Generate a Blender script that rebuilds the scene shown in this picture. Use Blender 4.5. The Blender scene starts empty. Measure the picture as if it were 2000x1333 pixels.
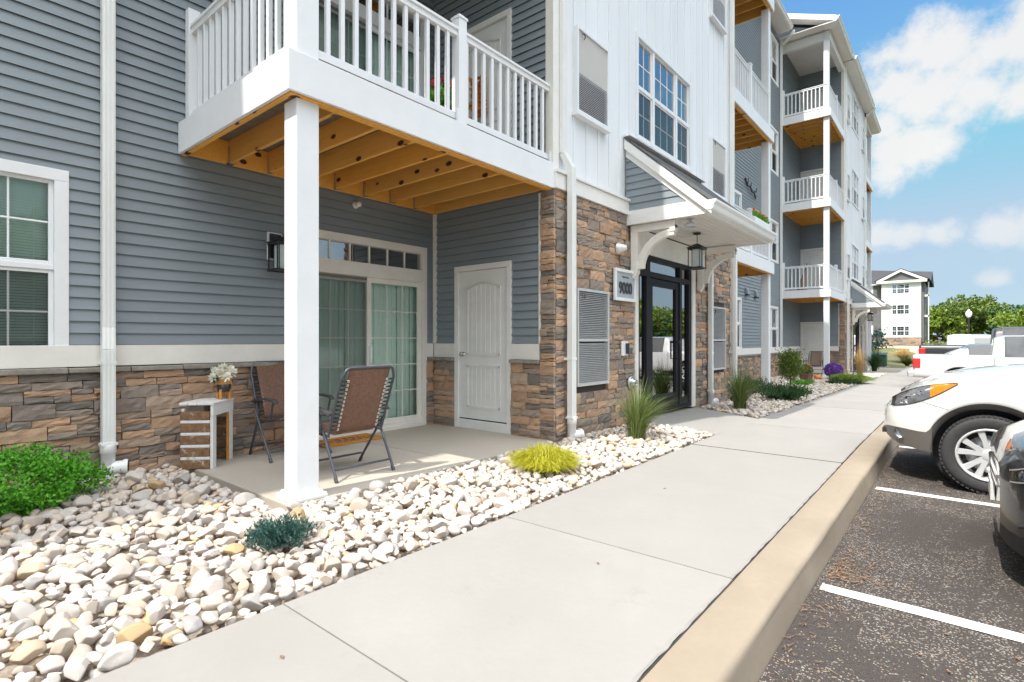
import bpy, bmesh, math, random
import numpy as np
from mathutils import Vector, Matrix
R = math.radians
sc = bpy.context.scene
C = sc.collection

# ------------------------------------------------------------------ camera, sky, sun, exposure
cam_data = bpy.data.cameras.new("camera")
cam_data.lens = 18.9
cam_data.sensor_width = 36.0
cam_data.shift_y = -0.0007
cam_data.clip_start = 0.05
cam_data.clip_end = 3000
cam = bpy.data.objects.new("camera", cam_data)
C.objects.link(cam)
cam.location = (0, 0, 1.25)
cam.rotation_euler = (R(90), 0, R(39.7))
sc.camera = cam

SUN_TRAVEL = Vector((0.08, 0.66, -1.0)).normalized()
SUN_EL = math.asin(-SUN_TRAVEL.z)
SUN_AZ = math.atan2(-SUN_TRAVEL.x, -SUN_TRAVEL.y)
sd = bpy.data.lights.new("sun", 'SUN')
sd.energy = 2.0
sd.angle = R(0.5)
sd.color = (1.0, 0.95, 0.88)
sun = bpy.data.objects.new("sun", sd)
C.objects.link(sun)
sun.location = (-3, -20, 40)
sun.rotation_euler = SUN_TRAVEL.to_track_quat('-Z', 'Y').to_euler()

sc.view_settings.view_transform = 'Standard'
sc.view_settings.look = 'None'
sc.view_settings.exposure = 1.5
sc.view_settings.gamma = 1.0
sc.cycles.max_bounces = 10
sc.cycles.diffuse_bounces = 7
sc.cycles.transparent_max_bounces = 24
sc.cycles.use_denoising = True

def link(nt, a, b): nt.links.new(a, b)

def make_world():
    w = bpy.data.worlds.new("World")
    sc.world = w
    w.use_nodes = True
    nt = w.node_tree
    N = nt.nodes
    N.clear()
    out = N.new('ShaderNodeOutputWorld')
    bg = N.new('ShaderNodeBackground')
    sky = N.new('ShaderNodeTexSky')
    sky.sky_type = 'NISHITA'
    sky.sun_disc = False
    sky.sun_elevation = SUN_EL
    sky.sun_rotation = SUN_AZ
    sky.air_density = 1.0
    sky.dust_density = 0.6
    sky.ozone_density = 1.6
    bg.inputs['Strength'].default_value = 0.15
    tc = N.new('ShaderNodeTexCoord')
    def math_(op, a=None, b=None, c=None):
        n = N.new('ShaderNodeMath'); n.operation = op
        for i, v in enumerate((a, b, c)):
            if v is None: continue
            if isinstance(v, (int, float)): n.inputs[i].default_value = v
            else: link(nt, v, n.inputs[i])
        return n.outputs[0]
    # clouds: noise on the view direction, gathered round cumulus banks in view and added ones out of view
    nz = N.new('ShaderNodeTexNoise'); nz.inputs['Scale'].default_value = 13.0
    nz.inputs['Detail'].default_value = 9.0; nz.inputs['Roughness'].default_value = 0.62
    link(nt, tc.outputs['Generated'], nz.inputs['Vector'])
    nz2 = N.new('ShaderNodeTexNoise'); nz2.inputs['Scale'].default_value = 2.6
    nz2.inputs['Detail'].default_value = 5.0
    link(nt, tc.outputs['Generated'], nz2.inputs['Vector'])
    def direction(az, el):
        az, el = R(az), R(el)
        return (math.sin(az) * math.cos(el), math.cos(az) * math.cos(el), math.sin(el))
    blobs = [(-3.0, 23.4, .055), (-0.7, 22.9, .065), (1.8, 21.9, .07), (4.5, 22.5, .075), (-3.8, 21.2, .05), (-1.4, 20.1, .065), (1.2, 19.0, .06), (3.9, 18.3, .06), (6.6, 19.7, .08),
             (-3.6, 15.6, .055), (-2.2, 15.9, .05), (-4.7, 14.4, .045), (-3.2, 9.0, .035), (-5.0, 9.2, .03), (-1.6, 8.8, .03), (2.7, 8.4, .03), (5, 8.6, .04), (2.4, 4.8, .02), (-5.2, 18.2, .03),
             (62, 28, .42), (100, 26, .5), (140, 34, .45), (190, 32, .5), (240, 40, .5), (80, 62, .5), (160, 68, .5), (300, 45, .4), (0, 80, .3)]  # unseen banks beside, behind and overhead, added to raise the ambient fill
    flat = N.new('ShaderNodeMapping'); flat.inputs['Scale'].default_value = (1, 1, 1.45)
    link(nt, tc.outputs['Generated'], flat.inputs['Vector'])
    acc = None
    for az, el, r in blobs:
        d = N.new('ShaderNodeVectorMath'); d.operation = 'DISTANCE'
        link(nt, flat.outputs['Vector'], d.inputs[0])
        q = direction(az, el); d.inputs[1].default_value = (q[0], q[1], q[2] * 1.45)
        v = math_('MULTIPLY_ADD', d.outputs['Value'], -1.0 / r, 1.0)
        acc = v if acc is None else math_('MAXIMUM', acc, v)
    acc = math_('MAXIMUM', acc, -0.9)
    a = math_('MULTIPLY_ADD', nz.outputs['Fac'], 3.0, -1.45)
    s = math_('ADD', acc, a)
    s = math_('ADD', s, math_('MULTIPLY_ADD', nz2.outputs['Fac'], 0.5, -0.25))
    mr = N.new('ShaderNodeMapRange'); mr.interpolation_type = 'SMOOTHSTEP'
    link(nt, s, mr.inputs['Value'])
    mr.inputs['From Min'].default_value = -0.22
    mr.inputs['From Max'].default_value = 0.72
    # thin haze of cloud low over the horizon
    sep = N.new('ShaderNodeSeparateXYZ'); link(nt, tc.outputs['Generated'], sep.inputs[0])
    low = N.new('ShaderNodeMapRange'); low.interpolation_type = 'SMOOTHSTEP'
    link(nt, sep.outputs['Z'], low.inputs['Value'])
    low.inputs['From Min'].default_value = 0.27; low.inputs['From Max'].default_value = 0.0
    low.inputs['To Max'].default_value = 0.75
    wisp = N.new('ShaderNodeTexNoise'); wisp.inputs['Scale'].default_value = 5.0; wisp.inputs['Detail'].default_value = 6
    mp = N.new('ShaderNodeMapping'); mp.inputs['Scale'].default_value = (1, 1, 3.2)
    link(nt, tc.outputs['Generated'], mp.inputs['Vector']); link(nt, mp.outputs['Vector'], wisp.inputs['Vector'])
    wf = math_('MULTIPLY', low.outputs['Result'], math_('MULTIPLY_ADD', wisp.outputs['Fac'], 1.6, 0.1))
    # bright sunlit tops, slightly grey thick parts
    shade = N.new('ShaderNodeMapRange')
    link(nt, nz2.outputs['Fac'], shade.inputs['Value'])
    shade.inputs['From Min'].default_value = 0.3; shade.inputs['From Max'].default_value = 0.7
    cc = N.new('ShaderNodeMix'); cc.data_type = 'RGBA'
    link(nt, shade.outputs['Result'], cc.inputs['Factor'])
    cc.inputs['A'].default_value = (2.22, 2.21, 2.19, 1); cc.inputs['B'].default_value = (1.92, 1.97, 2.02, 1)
    mix = N.new('ShaderNodeMix'); mix.data_type = 'RGBA'
    lowc = N.new('ShaderNodeMapRange'); link(nt, sep.outputs['Z'], lowc.inputs['Value'])
    lowc.inputs['From Min'].default_value = 0.10; lowc.inputs['From Max'].default_value = 0.24
    lowc.inputs['To Min'].default_value = 0.60; lowc.inputs['To Max'].default_value = 0.97
    link(nt, math_('MULTIPLY', mr.outputs['Result'], lowc.outputs['Result']), mix.inputs['Factor'])
    deep = N.new('ShaderNodeMix'); deep.data_type = 'RGBA'; deep.blend_type = 'MULTIPLY'; deep.inputs['Factor'].default_value = 1.0
    link(nt, sky.outputs['Color'], deep.inputs['A']); deep.inputs['B'].default_value = (0.37, 0.545, 0.635, 1)
    cap = N.new('ShaderNodeMix'); cap.data_type = 'RGBA'; cap.blend_type = 'DARKEN'; cap.inputs['Factor'].default_value = 1.0
    link(nt, deep.outputs['Result'], cap.inputs['A']); cap.inputs['B'].default_value = (1.10, 1.50, 1.95, 1)
    hz = N.new('ShaderNodeMix'); hz.data_type = 'RGBA'
    link(nt, wf, hz.inputs['Factor']); link(nt, cap.outputs['Result'], hz.inputs['A']); hz.inputs['B'].default_value = (1.30, 1.74, 2.0, 1)
    link(nt, hz.outputs['Result'], mix.inputs['A'])
    # clouds gain brightness with height: added fill light from the unseen overhead ones
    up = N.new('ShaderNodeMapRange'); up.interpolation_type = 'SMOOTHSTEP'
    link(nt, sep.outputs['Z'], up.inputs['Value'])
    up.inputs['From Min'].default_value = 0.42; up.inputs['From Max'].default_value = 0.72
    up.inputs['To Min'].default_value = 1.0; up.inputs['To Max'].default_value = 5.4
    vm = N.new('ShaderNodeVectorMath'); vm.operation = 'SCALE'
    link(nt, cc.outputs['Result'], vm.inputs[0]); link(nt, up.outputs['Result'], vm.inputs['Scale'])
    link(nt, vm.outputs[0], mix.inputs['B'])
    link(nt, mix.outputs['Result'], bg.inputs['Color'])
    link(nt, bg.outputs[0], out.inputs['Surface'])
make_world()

# ------------------------------------------------------------------ materials
MATS = {}
class NT:
    def __init__(s, name):
        s.m = bpy.data.materials.new(name); s.m.use_nodes = True
        s.nt = s.m.node_tree; s.N = s.nt.nodes
        s.bsdf = s.N['Principled BSDF']; s.out = s.N['Material Output']
        s.tc = s.N.new('ShaderNodeTexCoord')
        MATS[name] = s.m
    def n(s, t, **k):
        x = s.N.new(t)
        for a, b in k.items(): setattr(x, a, b)
        return x
    def l(s, a, b): s.nt.links.new(a, b)
    def noise(s, scale, detail=4, rough=.5, vec=None, stretch=None):
        x = s.n('ShaderNodeTexNoise'); x.inputs['Scale'].default_value = scale
        x.inputs['Detail'].default_value = detail; x.inputs['Roughness'].default_value = rough
        v = vec or s.tc.outputs['Object']
        if stretch:
            mp = s.n('ShaderNodeMapping'); mp.inputs['Scale'].default_value = stretch
            s.l(v, mp.inputs['Vector']); v = mp.outputs['Vector']
        s.l(v, x.inputs['Vector'])
        return x.outputs['Fac']
    def ramp(s, fac, stops, interp='LINEAR'):
        r = s.n('ShaderNodeValToRGB'); r.color_ramp.interpolation = interp
        e = r.color_ramp.elements
        while len(e) < len(stops): e.new(0.5)
        for k, (p, c) in enumerate(stops):
            e[k].position = p; e[k].color = (*c, 1) if len(c) == 3 else c
        s.l(fac, r.inputs['Fac'])
        return r.outputs['Color']
    def mix(s, f, a, b, mode='MIX'):
        x = s.n('ShaderNodeMix'); x.data_type = 'RGBA'; x.blend_type = mode
        for sock, v in (('Factor', f), ('A', a), ('B', b)):
            if isinstance(v, (int, float)): x.inputs[sock].default_value = v
            elif isinstance(v, tuple): x.inputs[sock].default_value = (*v, 1) if len(v) == 3 else v
            else: s.l(v, x.inputs[sock])
        return x.outputs['Result']
    def math(s, op, a, b=0.0, c=0.0):
        x = s.n('ShaderNodeMath'); x.operation = op
        for k, v in enumerate((a, b, c)):
            if isinstance(v, (int, float)): x.inputs[k].default_value = v
            else: s.l(v, x.inputs[k])
        return x.outputs[0]
    def col(s, c):
        if isinstance(c, tuple): s.bsdf.inputs['Base Color'].default_value = (*c, 1)
        else: s.l(c, s.bsdf.inputs['Base Color'])
    def set(s, **k):
        for a, b in k.items():
            s.bsdf.inputs[a.replace('_', ' ')].default_value = b
    def bump(s, h, strength=.3, dist=.01, normal=None):
        b = s.n('ShaderNodeBump'); b.inputs['Strength'].default_value = strength; b.inputs['Distance'].default_value = dist
        s.l(h, b.inputs['Height'])
        if normal is not None: s.l(normal, b.inputs['Normal'])
        s.l(b.outputs['Normal'], s.bsdf.inputs['Normal'])
        return b.outputs['Normal']

def plain(name, c, rough=.5, var=.08, scale=6.0, metal=0.0, bump=0.0, bscale=120, coat=0.0, stretch=None):
    t = NT(name)
    f = t.noise(scale, 5, .6, stretch=stretch)
    lo = tuple(max(0, v * (1 - var)) for v in c); hi = tuple(min(1, v * (1 + var)) for v in c)
    t.col(t.ramp(f, [(.3, lo), (.7, hi)]))
    t.set(Roughness=rough, Metallic=metal)
    if coat: t.set(Coat_Weight=coat, Coat_Roughness=.03)
    if bump: t.bump(t.noise(bscale, 4, .6, stretch=stretch), bump, .004)
    return t.m

def glass(name, tint, boost=.1, rough=.0):
    t = NT(name)
    t.N.remove(t.bsdf)
    fr = t.n('ShaderNodeFresnel'); fr.inputs['IOR'].default_value = 1.5
    f = t.math('ADD', fr.outputs[0], boost)
    tr = t.n('ShaderNodeBsdfTransparent'); tr.inputs[0].default_value = (*tint, 1)
    gl = t.n('ShaderNodeBsdfGlossy'); gl.inputs['Roughness'].default_value = rough
    wob = t.n('ShaderNodeBump'); wob.inputs['Strength'].default_value = .02; wob.inputs['Distance'].default_value = .02
    t.l(t.noise(1.6, 1), wob.inputs['Height']); t.l(wob.outputs['Normal'], gl.inputs['Normal'])
    mx = t.n('ShaderNodeMixShader')
    t.l(f, mx.inputs[0]); t.l(tr.outputs[0], mx.inputs[1]); t.l(gl.outputs[0], mx.inputs[2])
    t.l(mx.outputs[0], t.out.inputs['Surface'])
    return t.m

def build_materials():
    def siding(name, c):
        t = NT(name)
        f = t.noise(1.2, 4, .6, stretch=(1, 1, 6))
        g = t.noise(30, 5, .65, stretch=(.12, .12, 2.2))
        a = t.ramp(f, [(.3, tuple(v * .93 for v in c)), (.7, tuple(v * 1.06 for v in c))])
        t.col(t.mix(t.math('MULTIPLY', g, .22), a, tuple(v * 1.22 for v in c)))
        t.set(Roughness=.58); t.bump(g, .25, .003)
    siding('siding_blue', (.228, .262, .286))
    siding('siding_grey', (.14, .135, .135))
    plain('white_vinyl', (.80, .81, .82), .38, .035, 3)
    plain('white_paint', (.80, .79, .76), .45, .05, 5, bump=.05, bscale=60)
    plain('white_board', (.79, .81, .83), .48, .05, 1.5, bump=.06, bscale=40, stretch=(1, 1, .15))
    plain('cream_trim', (.78, .75, .69), .45, .05, 4)
    plain('gutter_white', (.80, .81, .78), .3, .04, 2.5)
    plain('soffit', (.74, .71, .66), .5, .03, 3)
    plain('shadow_gap', (.03, .03, .03), .8, .1)
    plain('mortar_gap', (.075, .06, .05), .9, .2, 20)
    plain('louver_metal', (.62, .62, .62), .35, .06, 8, metal=.35)
    plain('louver_tan', (.52, .50, .46), .5, .05, 2)
    plain('dark_void', (.035, .035, .04), .8, .2, 2)
    plain('lobby_wall', (.14, .13, .12), .8, .3, 1.0)
    plain('black_metal', (.025, .026, .028), .38, .15, 20)
    plain('bronze_frame', (.018, .017, .021), .5, .15, 10)
    MATS['bronze_frame'].node_tree.nodes['Principled BSDF'].inputs['Specular IOR Level'].default_value = .18
    plain('steel', (.55, .54, .52), .25, .06, 20, metal=1.0)
    plain('galvanised', (.50, .51, .52), .38, .2, 40, metal=.8)
    plain('grey_plastic', (.42, .42, .43), .45, .06)
    plain('pvc', (.82, .82, .81), .33, .04, 6)
    plain('blind_white', (.80, .93, .87), .6, .06, 3)
    plain('blind_green', (.80, .90, .85), .6, .07, 2.0)
    plain('curtain_dim', (.13, .14, .16), .8, .25, 3, stretch=(6, 6, .4))
    plain('frosted', (.62, .68, .66), .3, .05)
    plain('chair_frame', (.085, .09, .105), .4, .15, 30, metal=.35)
    plain('armrest', (.06, .06, .062), .5, .1)
    plain('cord', (.02, .02, .02), .6, .1)
    plain('eyelet', (.75, .70, .64), .3, .05)
    plain('roof_dark', (.045, .045, .05), .85, .35, 9, bump=.5, bscale=30)
    plain('terracotta_plastic', (.16, .065, .045), .5, .1)
    plain('pot_black', (.03, .032, .034), .3, .25, 20)
    plain('pumpkin', (.65, .20, .03), .45, .15, 8)
    plain('orange_wood', (.58, .26, .06), .5, .15, 12, stretch=(1, 1, 5))
    plain('stem_brown', (.12, .075, .045), .8, .25, 14)
    plain('box_green', (.025, .075, .05), .45, .15, 4)
    plain('petal_white', (.90, .89, .78), .55, .08, 12)
    plain('petal_purple', (.15, .045, .36), .6, .3, 30)
    plain('petal_red', (.55, .03, .05), .55, .25, 20)
    plain('petal_orange', (.75, .25, .06), .55, .2, 20)
    plain('autumn_orange', (.60, .19, .02), .6, .45, 40)
    plain('screen_mesh', (.05, .05, .055), .8, .1)
    plain('tyre', (.035, .035, .036), .75, .15, 30, bump=.25, bscale=160)
    plain('alloy', (.66, .66, .66), .35, .05, 6, metal=.35)
    plain('cladding_tan', (.15, .14, .128), .42, .05, 6)
    plain('cladding_black', (.022, .022, .024), .55, .1, 6)
    plain('chrome', (.8, .8, .82), .08, .02, metal=1.0)
    plain('lamp_amber', (.85, .22, .01), .12, .08, 40, coat=.8)
    plain('lamp_red', (.55, .012, .015), .12, .15, 40, coat=.8)
    plain('lamp_silver', (.42, .43, .45), .14, .3, 25, metal=.8)
    plain('plate_white', (.72, .72, .70), .4, .05)
    plain('dirt_bank', (.52, .41, .26), .9, .25, 1.2)
    plain('letter_dark', (.035, .04, .05), .5, .05)
    plain('sign_grey', (.40, .43, .46), .5, .06)
    def paint(name, c, flake=0.0):
        t = NT(name); t.col(c)
        t.set(Roughness=.28, Metallic=flake, Coat_Weight=1.0, Coat_Roughness=.02)
    paint('car_white', (.70, .70, .665)); paint('truck_white', (.72, .72, .72))
    paint('car_black', (.012, .012, .014), .1); plain('car_dark', (.03, .032, .038), .35, .05, 4, coat=.25)
    paint('car_blue', (.16, .20, .26), .5); paint('van_white', (.78, .77, .80))
    glass('window_glass', (.88, .96, .93), .02)
    glass('slider_glass', (.90, .99, .95), .05)
    glass('door_glass', (.35, .4, .4), .42)
    glass('high_glass', (.55, .62, .66), .42)
    glass('car_glass', (.12, .14, .15), .08)
    glass('lens_clear', (.9, .92, .93), .04)
    # insect screen: fine dark mesh that lets part of what is behind through
    t = NT('insect_screen'); t.N.remove(t.bsdf)
    tr = t.n('ShaderNodeBsdfTransparent'); tr.inputs[0].default_value = (1, 1, 1, 1)
    df = t.n('ShaderNodeBsdfDiffuse'); df.inputs[0].default_value = (.06, .06, .065, 1)
    mx = t.n('ShaderNodeMixShader'); mx.inputs[0].default_value = .36
    t.l(tr.outputs[0], mx.inputs[1]); t.l(df.outputs[0], mx.inputs[2]); t.l(mx.outputs[0], t.out.inputs['Surface'])
    # stone veneer, one tone per stone
    t = NT('stone')
    gi = t.n('ShaderNodeNewGeometry')
    base = t.ramp(gi.outputs['Random Per Island'], [
        (0, (0.237, 0.198, 0.169)), (.12, (0.305, 0.254, 0.209)), (.22, (0.175, 0.156, 0.141)), (.32, (0.373, 0.288, 0.220)),
        (.44, (0.520, 0.333, 0.209)), (.56, (0.441, 0.277, 0.175)), (.67, (0.328, 0.232, 0.169)), (.78, (0.565, 0.367, 0.232)),
        (.88, (0.266, 0.226, 0.198)), (.95, (0.463, 0.345, 0.254))], 'CONSTANT')
    n1 = t.noise(9, 6, .65); n2 = t.noise(45, 5, .7)
    c1 = t.mix(t.math('MULTIPLY', n1, .40), base, (.20, .155, .12))
    c2 = t.mix(.55, c1, t.ramp(n2, [(.25, (.45, .45, .45)), (.75, (.62, .60, .58))]), 'OVERLAY')
    t.col(c2); t.set(Roughness=.85); t.bump(t.math('ADD', n1, t.math('MULTIPLY', n2, .6)), .7, .012)
    t = NT('ledge_stone')
    n1 = t.noise(14, 6, .65)
    t.col(t.ramp(n1, [(.3, (.20, .18, .155)), (.7, (.33, .30, .26))])); t.set(Roughness=.85); t.bump(n1, .5, .01)
    # framing lumber
    t = NT('lumber')
    st = t.noise(5, 6, .6, stretch=(.5, 9, 9)); big = t.noise(1.7, 3, .5)
    oi = t.n('ShaderNodeObjectInfo')
    a = t.ramp(st, [(.3, (.76, .31, .035)), (.55, (.90, .45, .075)), (.75, (.82, .36, .045))])
    b = t.mix(t.math('MULTIPLY', big, .4), a, (.70, .36, .07))
    b = t.mix(t.math('MULTIPLY', oi.outputs['Random'], .35), b, (.55, .36, .15))
    vo = t.n('ShaderNodeTexVoronoi'); vo.inputs['Scale'].default_value = 3.6
    mp = t.n('ShaderNodeMapping'); mp.inputs['Scale'].default_value = (.8, 1, 1.5)
    t.l(t.tc.outputs['Object'], mp.inputs['Vector']); t.l(mp.outputs['Vector'], vo.inputs['Vector'])
    knot = t.ramp(vo.outputs['Distance'], [(.12, (1, 1, 1)), (.17, (0, 0, 0))])
    t.col(t.mix(knot, b, (.055, .02, .008))); t.set(Roughness=.7); t.bump(st, .15, .003)
    t = NT('deck_board')
    st = t.noise(8, 5, .6, stretch=(1, 8, 1))
    t.col(t.ramp(st, [(.3, (.16, .14, .11)), (.7, (.25, .22, .17))])); t.set(Roughness=.8)
    # concrete
    def concrete(name, lo, hi, fine=.12):
        t = NT(name)
        a = t.noise(1.1, 6, .6); b = t.noise(28, 5, .7); c = t.noise(90, 3, .6, stretch=(.35, 6, 1) if 'walk' in name else ((1, 14, .8) if 'kerb' in name else None))
        k = t.ramp(a, [(.3, lo), (.7, hi)])
        k = t.mix(t.math('MULTIPLY', b, fine * 2), k, tuple(v * .72 for v in lo))
        k = t.mix(t.ramp(t.noise(3.5, 8, .75), [(.58, (0, 0, 0)), (.72, (.5, .5, .5))]), k, tuple(v * .8 for v in lo))
        k = t.mix(t.ramp(t.noise(2.3, 9, .8), [(.50, (0, 0, 0)), (.70, (.28, .28, .28))]), k, tuple(min(1, v * 1.18) for v in hi))
        gi = t.n('ShaderNodeNewGeometry'); k = t.mix(t.math('MULTIPLY', gi.outputs['Random Per Island'], .5), k, tuple(v * .90 for v in lo))
        t.col(k); t.set(Roughness=.8); t.bump(t.math('ADD', t.math('MULTIPLY', b, .6), c), .30, .003)
    concrete('concrete_walk', (.285, .270, .250), (.322, .307, .286))
    concrete('concrete_patio', (.42, .375, .315), (.49, .44, .375))
    concrete('concrete_kerb', (.275, .224, .166), (.36, .30, .228), .20)
    # kerb face grime follows no light; it is the dirty splash band of the gutter side
    t = NT('asphalt')
    vo = t.n('ShaderNodeTexVoronoi'); vo.inputs['Scale'].default_value = 150
    t.l(t.tc.outputs['Object'], vo.inputs['Vector'])
    sp = t.n('ShaderNodeSeparateColor'); t.l(vo.outputs['Color'], sp.inputs[0])
    patch = t.noise(1.1, 7, .7); fine = t.noise(60, 4, .7); mid = t.noise(9, 6, .7)
    base = t.ramp(fine, [(.3, (.028, .023, .020)), (.7, (.070, .058, .051))])
    base = t.mix(t.math('MULTIPLY', mid, .5), base, (.058, .047, .041))
    thr = t.math('ADD', t.math('MULTIPLY_ADD', patch, -.85, 1.37), t.math('MULTIPLY_ADD', mid, -.55, .22))
    speck = t.math('GREATER_THAN', sp.outputs[0], thr)
    tone = t.ramp(sp.outputs[1], [(0, (.30, .285, .265)), (.6, (.19, .17, .15)), (.92, (.30, .21, .13))])
    t.col(t.mix(speck, base, tone)); t.set(Roughness=.85)
    t.bump(t.math('ADD', vo.outputs['Distance'], t.math('MULTIPLY', fine, .5)), .6, .008)
    t = NT('road_paint')
    f = t.noise(30, 6, .75)
    t.col(t.ramp(f, [(.30, (.34, .33, .31)), (.42, (.76, .75, .73))])); t.set(Roughness=.7); t.bump(f, .3, .004)
    # river rock: one colour per stone (object or island), veins and stains
    t = NT('river_rock')
    gi = t.n('ShaderNodeNewGeometry'); oi = t.n('ShaderNodeObjectInfo')
    r = t.math('FRACT', t.math('ADD', gi.outputs['Random Per Island'], oi.outputs['Random']))
    base = t.ramp(r, [(0, (0.602, 0.525, 0.456)), (.14, (0.636, 0.585, 0.542)), (.28, (0.516, 0.439, 0.370)), (.40, (0.602, 0.516, 0.421)), (.52, (0.533, 0.503, 0.473)),
                      (.62, (0.671, 0.628, 0.585)), (.74, (0.568, 0.447, 0.310)), (.80, (0.404, 0.396, 0.391)), (.86, (0.602, 0.542, 0.482)), (.955, (0.550, 0.370, 0.172)), (.98, (0.619, 0.533, 0.447))], 'CONSTANT')
    off = t.n('ShaderNodeVectorMath'); off.operation = 'ADD'
    cb = t.n('ShaderNodeCombineXYZ'); t.l(t.math('MULTIPLY', r, 37.0), cb.inputs[0]); t.l(t.math('MULTIPLY', r, 91.0), cb.inputs[1])
    t.l(t.tc.outputs['Object'], off.inputs[0]); t.l(cb.outputs[0], off.inputs[1])
    n1 = t.noise(16, 7, .7, vec=off.outputs[0]); n2 = t.noise(60, 5, .7, vec=off.outputs[0])
    k = t.mix(t.ramp(n1, [(.42, (0, 0, 0)), (.72, (.6, .6, .6))]), base, (.50, .38, .28))
    k = t.mix(t.ramp(n2, [(.50, (0, 0, 0)), (.70, (.65, .65, .65))]), k, (.33, .29, .26))
    t.col(k); t.set(Roughness=.72); t.bump(t.math('ADD', n1, t.math('MULTIPLY', n2, .5)), .55, .012)
    t = NT('bed_soil')
    f = t.noise(40, 5, .7); t.col(t.ramp(f, [(.3, (.20, .16, .12)), (.7, (.42, .36, .30))])); t.set(Roughness=.95); t.bump(f, .6, .02)
    t = NT('turf')
    a = t.noise(.35, 5, .6); b = t.noise(7, 5, .7)
    t.col(t.mix(t.math('MULTIPLY', b, .6), t.ramp(a, [(.35, (.055, .085, .02)), (.65, (.11, .10, .04))]), (.15, .14, .06))); t.set(Roughness=.95); t.bump(b, .7, .05)
    # leaves: tone per leaf
    def leaf(name, stops, rough=.5, trans=.25):
        t = NT(name)
        gi = t.n('ShaderNodeNewGeometry')
        k = t.ramp(gi.outputs['Random Per Island'], stops)
        big = t.noise(.9, 3)
        k = t.mix(t.math('MULTIPLY', big, .45), k, stops[0][1])
        t.col(k); t.set(Roughness=rough)
        tl = t.n('ShaderNodeBsdfTranslucent'); t.l(k, tl.inputs[0])
        mx = t.n('ShaderNodeMixShader'); mx.inputs[0].default_value = trans
        t.l(t.bsdf.outputs[0], mx.inputs[1]); t.l(tl.outputs[0], mx.inputs[2]); t.l(mx.outputs[0], t.out.inputs['Surface'])
    leaf('leaf_bright', [(0, (.06, .24, .012)), (.5, (.11, .40, .02)), (1, (.18, .52, .03))])
    leaf('leaf_blue', [(0, (.03, .085, .07)), (.5, (.05, .13, .11)), (1, (.09, .20, .17))])
    leaf('leaf_gold', [(0, (.33, .33, .015)), (.5, (.48, .46, .02)), (1, (.62, .58, .04))])
    leaf('leaf_deep', [(0, (.02, .07, .02)), (.5, (.035, .11, .03)), (1, (.07, .16, .04))])
    leaf('leaf_tree', [(0, (.06, .11, .014)), (.5, (.115, .18, .02)), (1, (.21, .27, .035))])
    leaf('leaf_olive', [(0, (.08, .10, .02)), (.5, (.14, .16, .03)), (1, (.22, .22, .05))])
    leaf('leaf_lime', [(0, (.11, .18, .015)), (.5, (.19, .28, .02)), (1, (.27, .36, .04))])
    leaf('blade_green', [(0, (.09, .14, .03)), (.5, (.17, .235, .055)), (1, (.33, .37, .13))], trans=.3)
    leaf('blade_straw', [(0, (.45, .30, .12)), (.5, (.62, .42, .18)), (1, (.72, .55, .28))], trans=.3)
    plain('joint_dirt', (.035, .03, .025), .95, .3, 20); plain('joint_sand', (.13, .11, .09), .95, .3, 20)
    leaf('litter', [(0, (.14, .07, .03)), (.5, (.27, .145, .07)), (1, (.42, .28, .16))], .8, .1)
    # sling fabric
    t = NT('sling_brown')
    w1 = t.n('ShaderNodeTexNoise'); w1.inputs['Scale'].default_value = 26; w1.inputs['Distortion'].default_value = 2.2; w1.inputs['Detail'].default_value = 4
    t.l(t.tc.outputs['Object'], w1.inputs['Vector'])
    t.col(t.ramp(w1.outputs['Fac'], [(.35, (.15, .078, .052)), (.65, (.205, .118, .08))])); t.set(Roughness=.85)
    t.bump(t.noise(400, 2), .3, .002)
    plain('sling_tan', (.24, .17, .13), .8, .06)
    # whitewashed and bare pallet wood
    t = NT('pallet_white')
    g = t.noise(7, 6, .7, stretch=(1, 1, 1)); s2 = t.noise(40, 5, .7)
    wear = t.ramp(g, [(.60, (0, 0, 0)), (.72, (1, 1, 1))])
    t.col(t.mix(wear, t.ramp(s2, [(.3, (.66, .65, .63)), (.7, (.80, .79, .78))]), (.42, .26, .15))); t.set(Roughness=.8); t.bump(s2, .2, .004)
    t = NT('pallet_brown')
    g = t.noise(9, 6, .7); s2 = t.noise(30, 5, .7)
    t.col(t.mix(t.ramp(g, [(.58, (0, 0, 0)), (.68, (.8, .8, .8))]), t.ramp(s2, [(.3, (.13, .065, .03)), (.7, (.30, .165, .085))]), (.60, .57, .53))); t.set(Roughness=.85); t.bump(s2, .2, .004)
    # coir mat with a few dark lines of script woven in
    t = NT('coir')
    f = t.noise(150, 4, .7)
    t.col(t.ramp(f, [(.3, (.42, .17, .03)), (.7, (.62, .27, .05))])); t.set(Roughness=.95); t.bump(f, .8, .006)
    # asphalt shingles
    t = NT('shingle')
    br = t.n('ShaderNodeTexBrick'); br.inputs['Scale'].default_value = 1.0
    br.inputs['Brick Width'].default_value = .3; br.inputs['Row Height'].default_value = .14; br.inputs['Mortar Size'].default_value = .012
    br.inputs['Color1'].default_value = (.05, .052, .055, 1); br.inputs['Color2'].default_value = (.10, .10, .10, 1); br.inputs['Mortar'].default_value = (.02, .02, .02, 1)
    mp = t.n('ShaderNodeMapping'); mp.inputs['Rotation'].default_value = (0, 0, R(90))
    t.l(t.tc.outputs['Object'], mp.inputs['Vector']); t.l(mp.outputs['Vector'], br.inputs['Vector'])
    g = t.noise(120, 3, .7)
    t.col(t.mix(t.math('MULTIPLY', g, .5), br.outputs['Color'], (.13, .13, .13))); t.set(Roughness=.9); t.bump(g, .6, .006)
build_materials()

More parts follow.
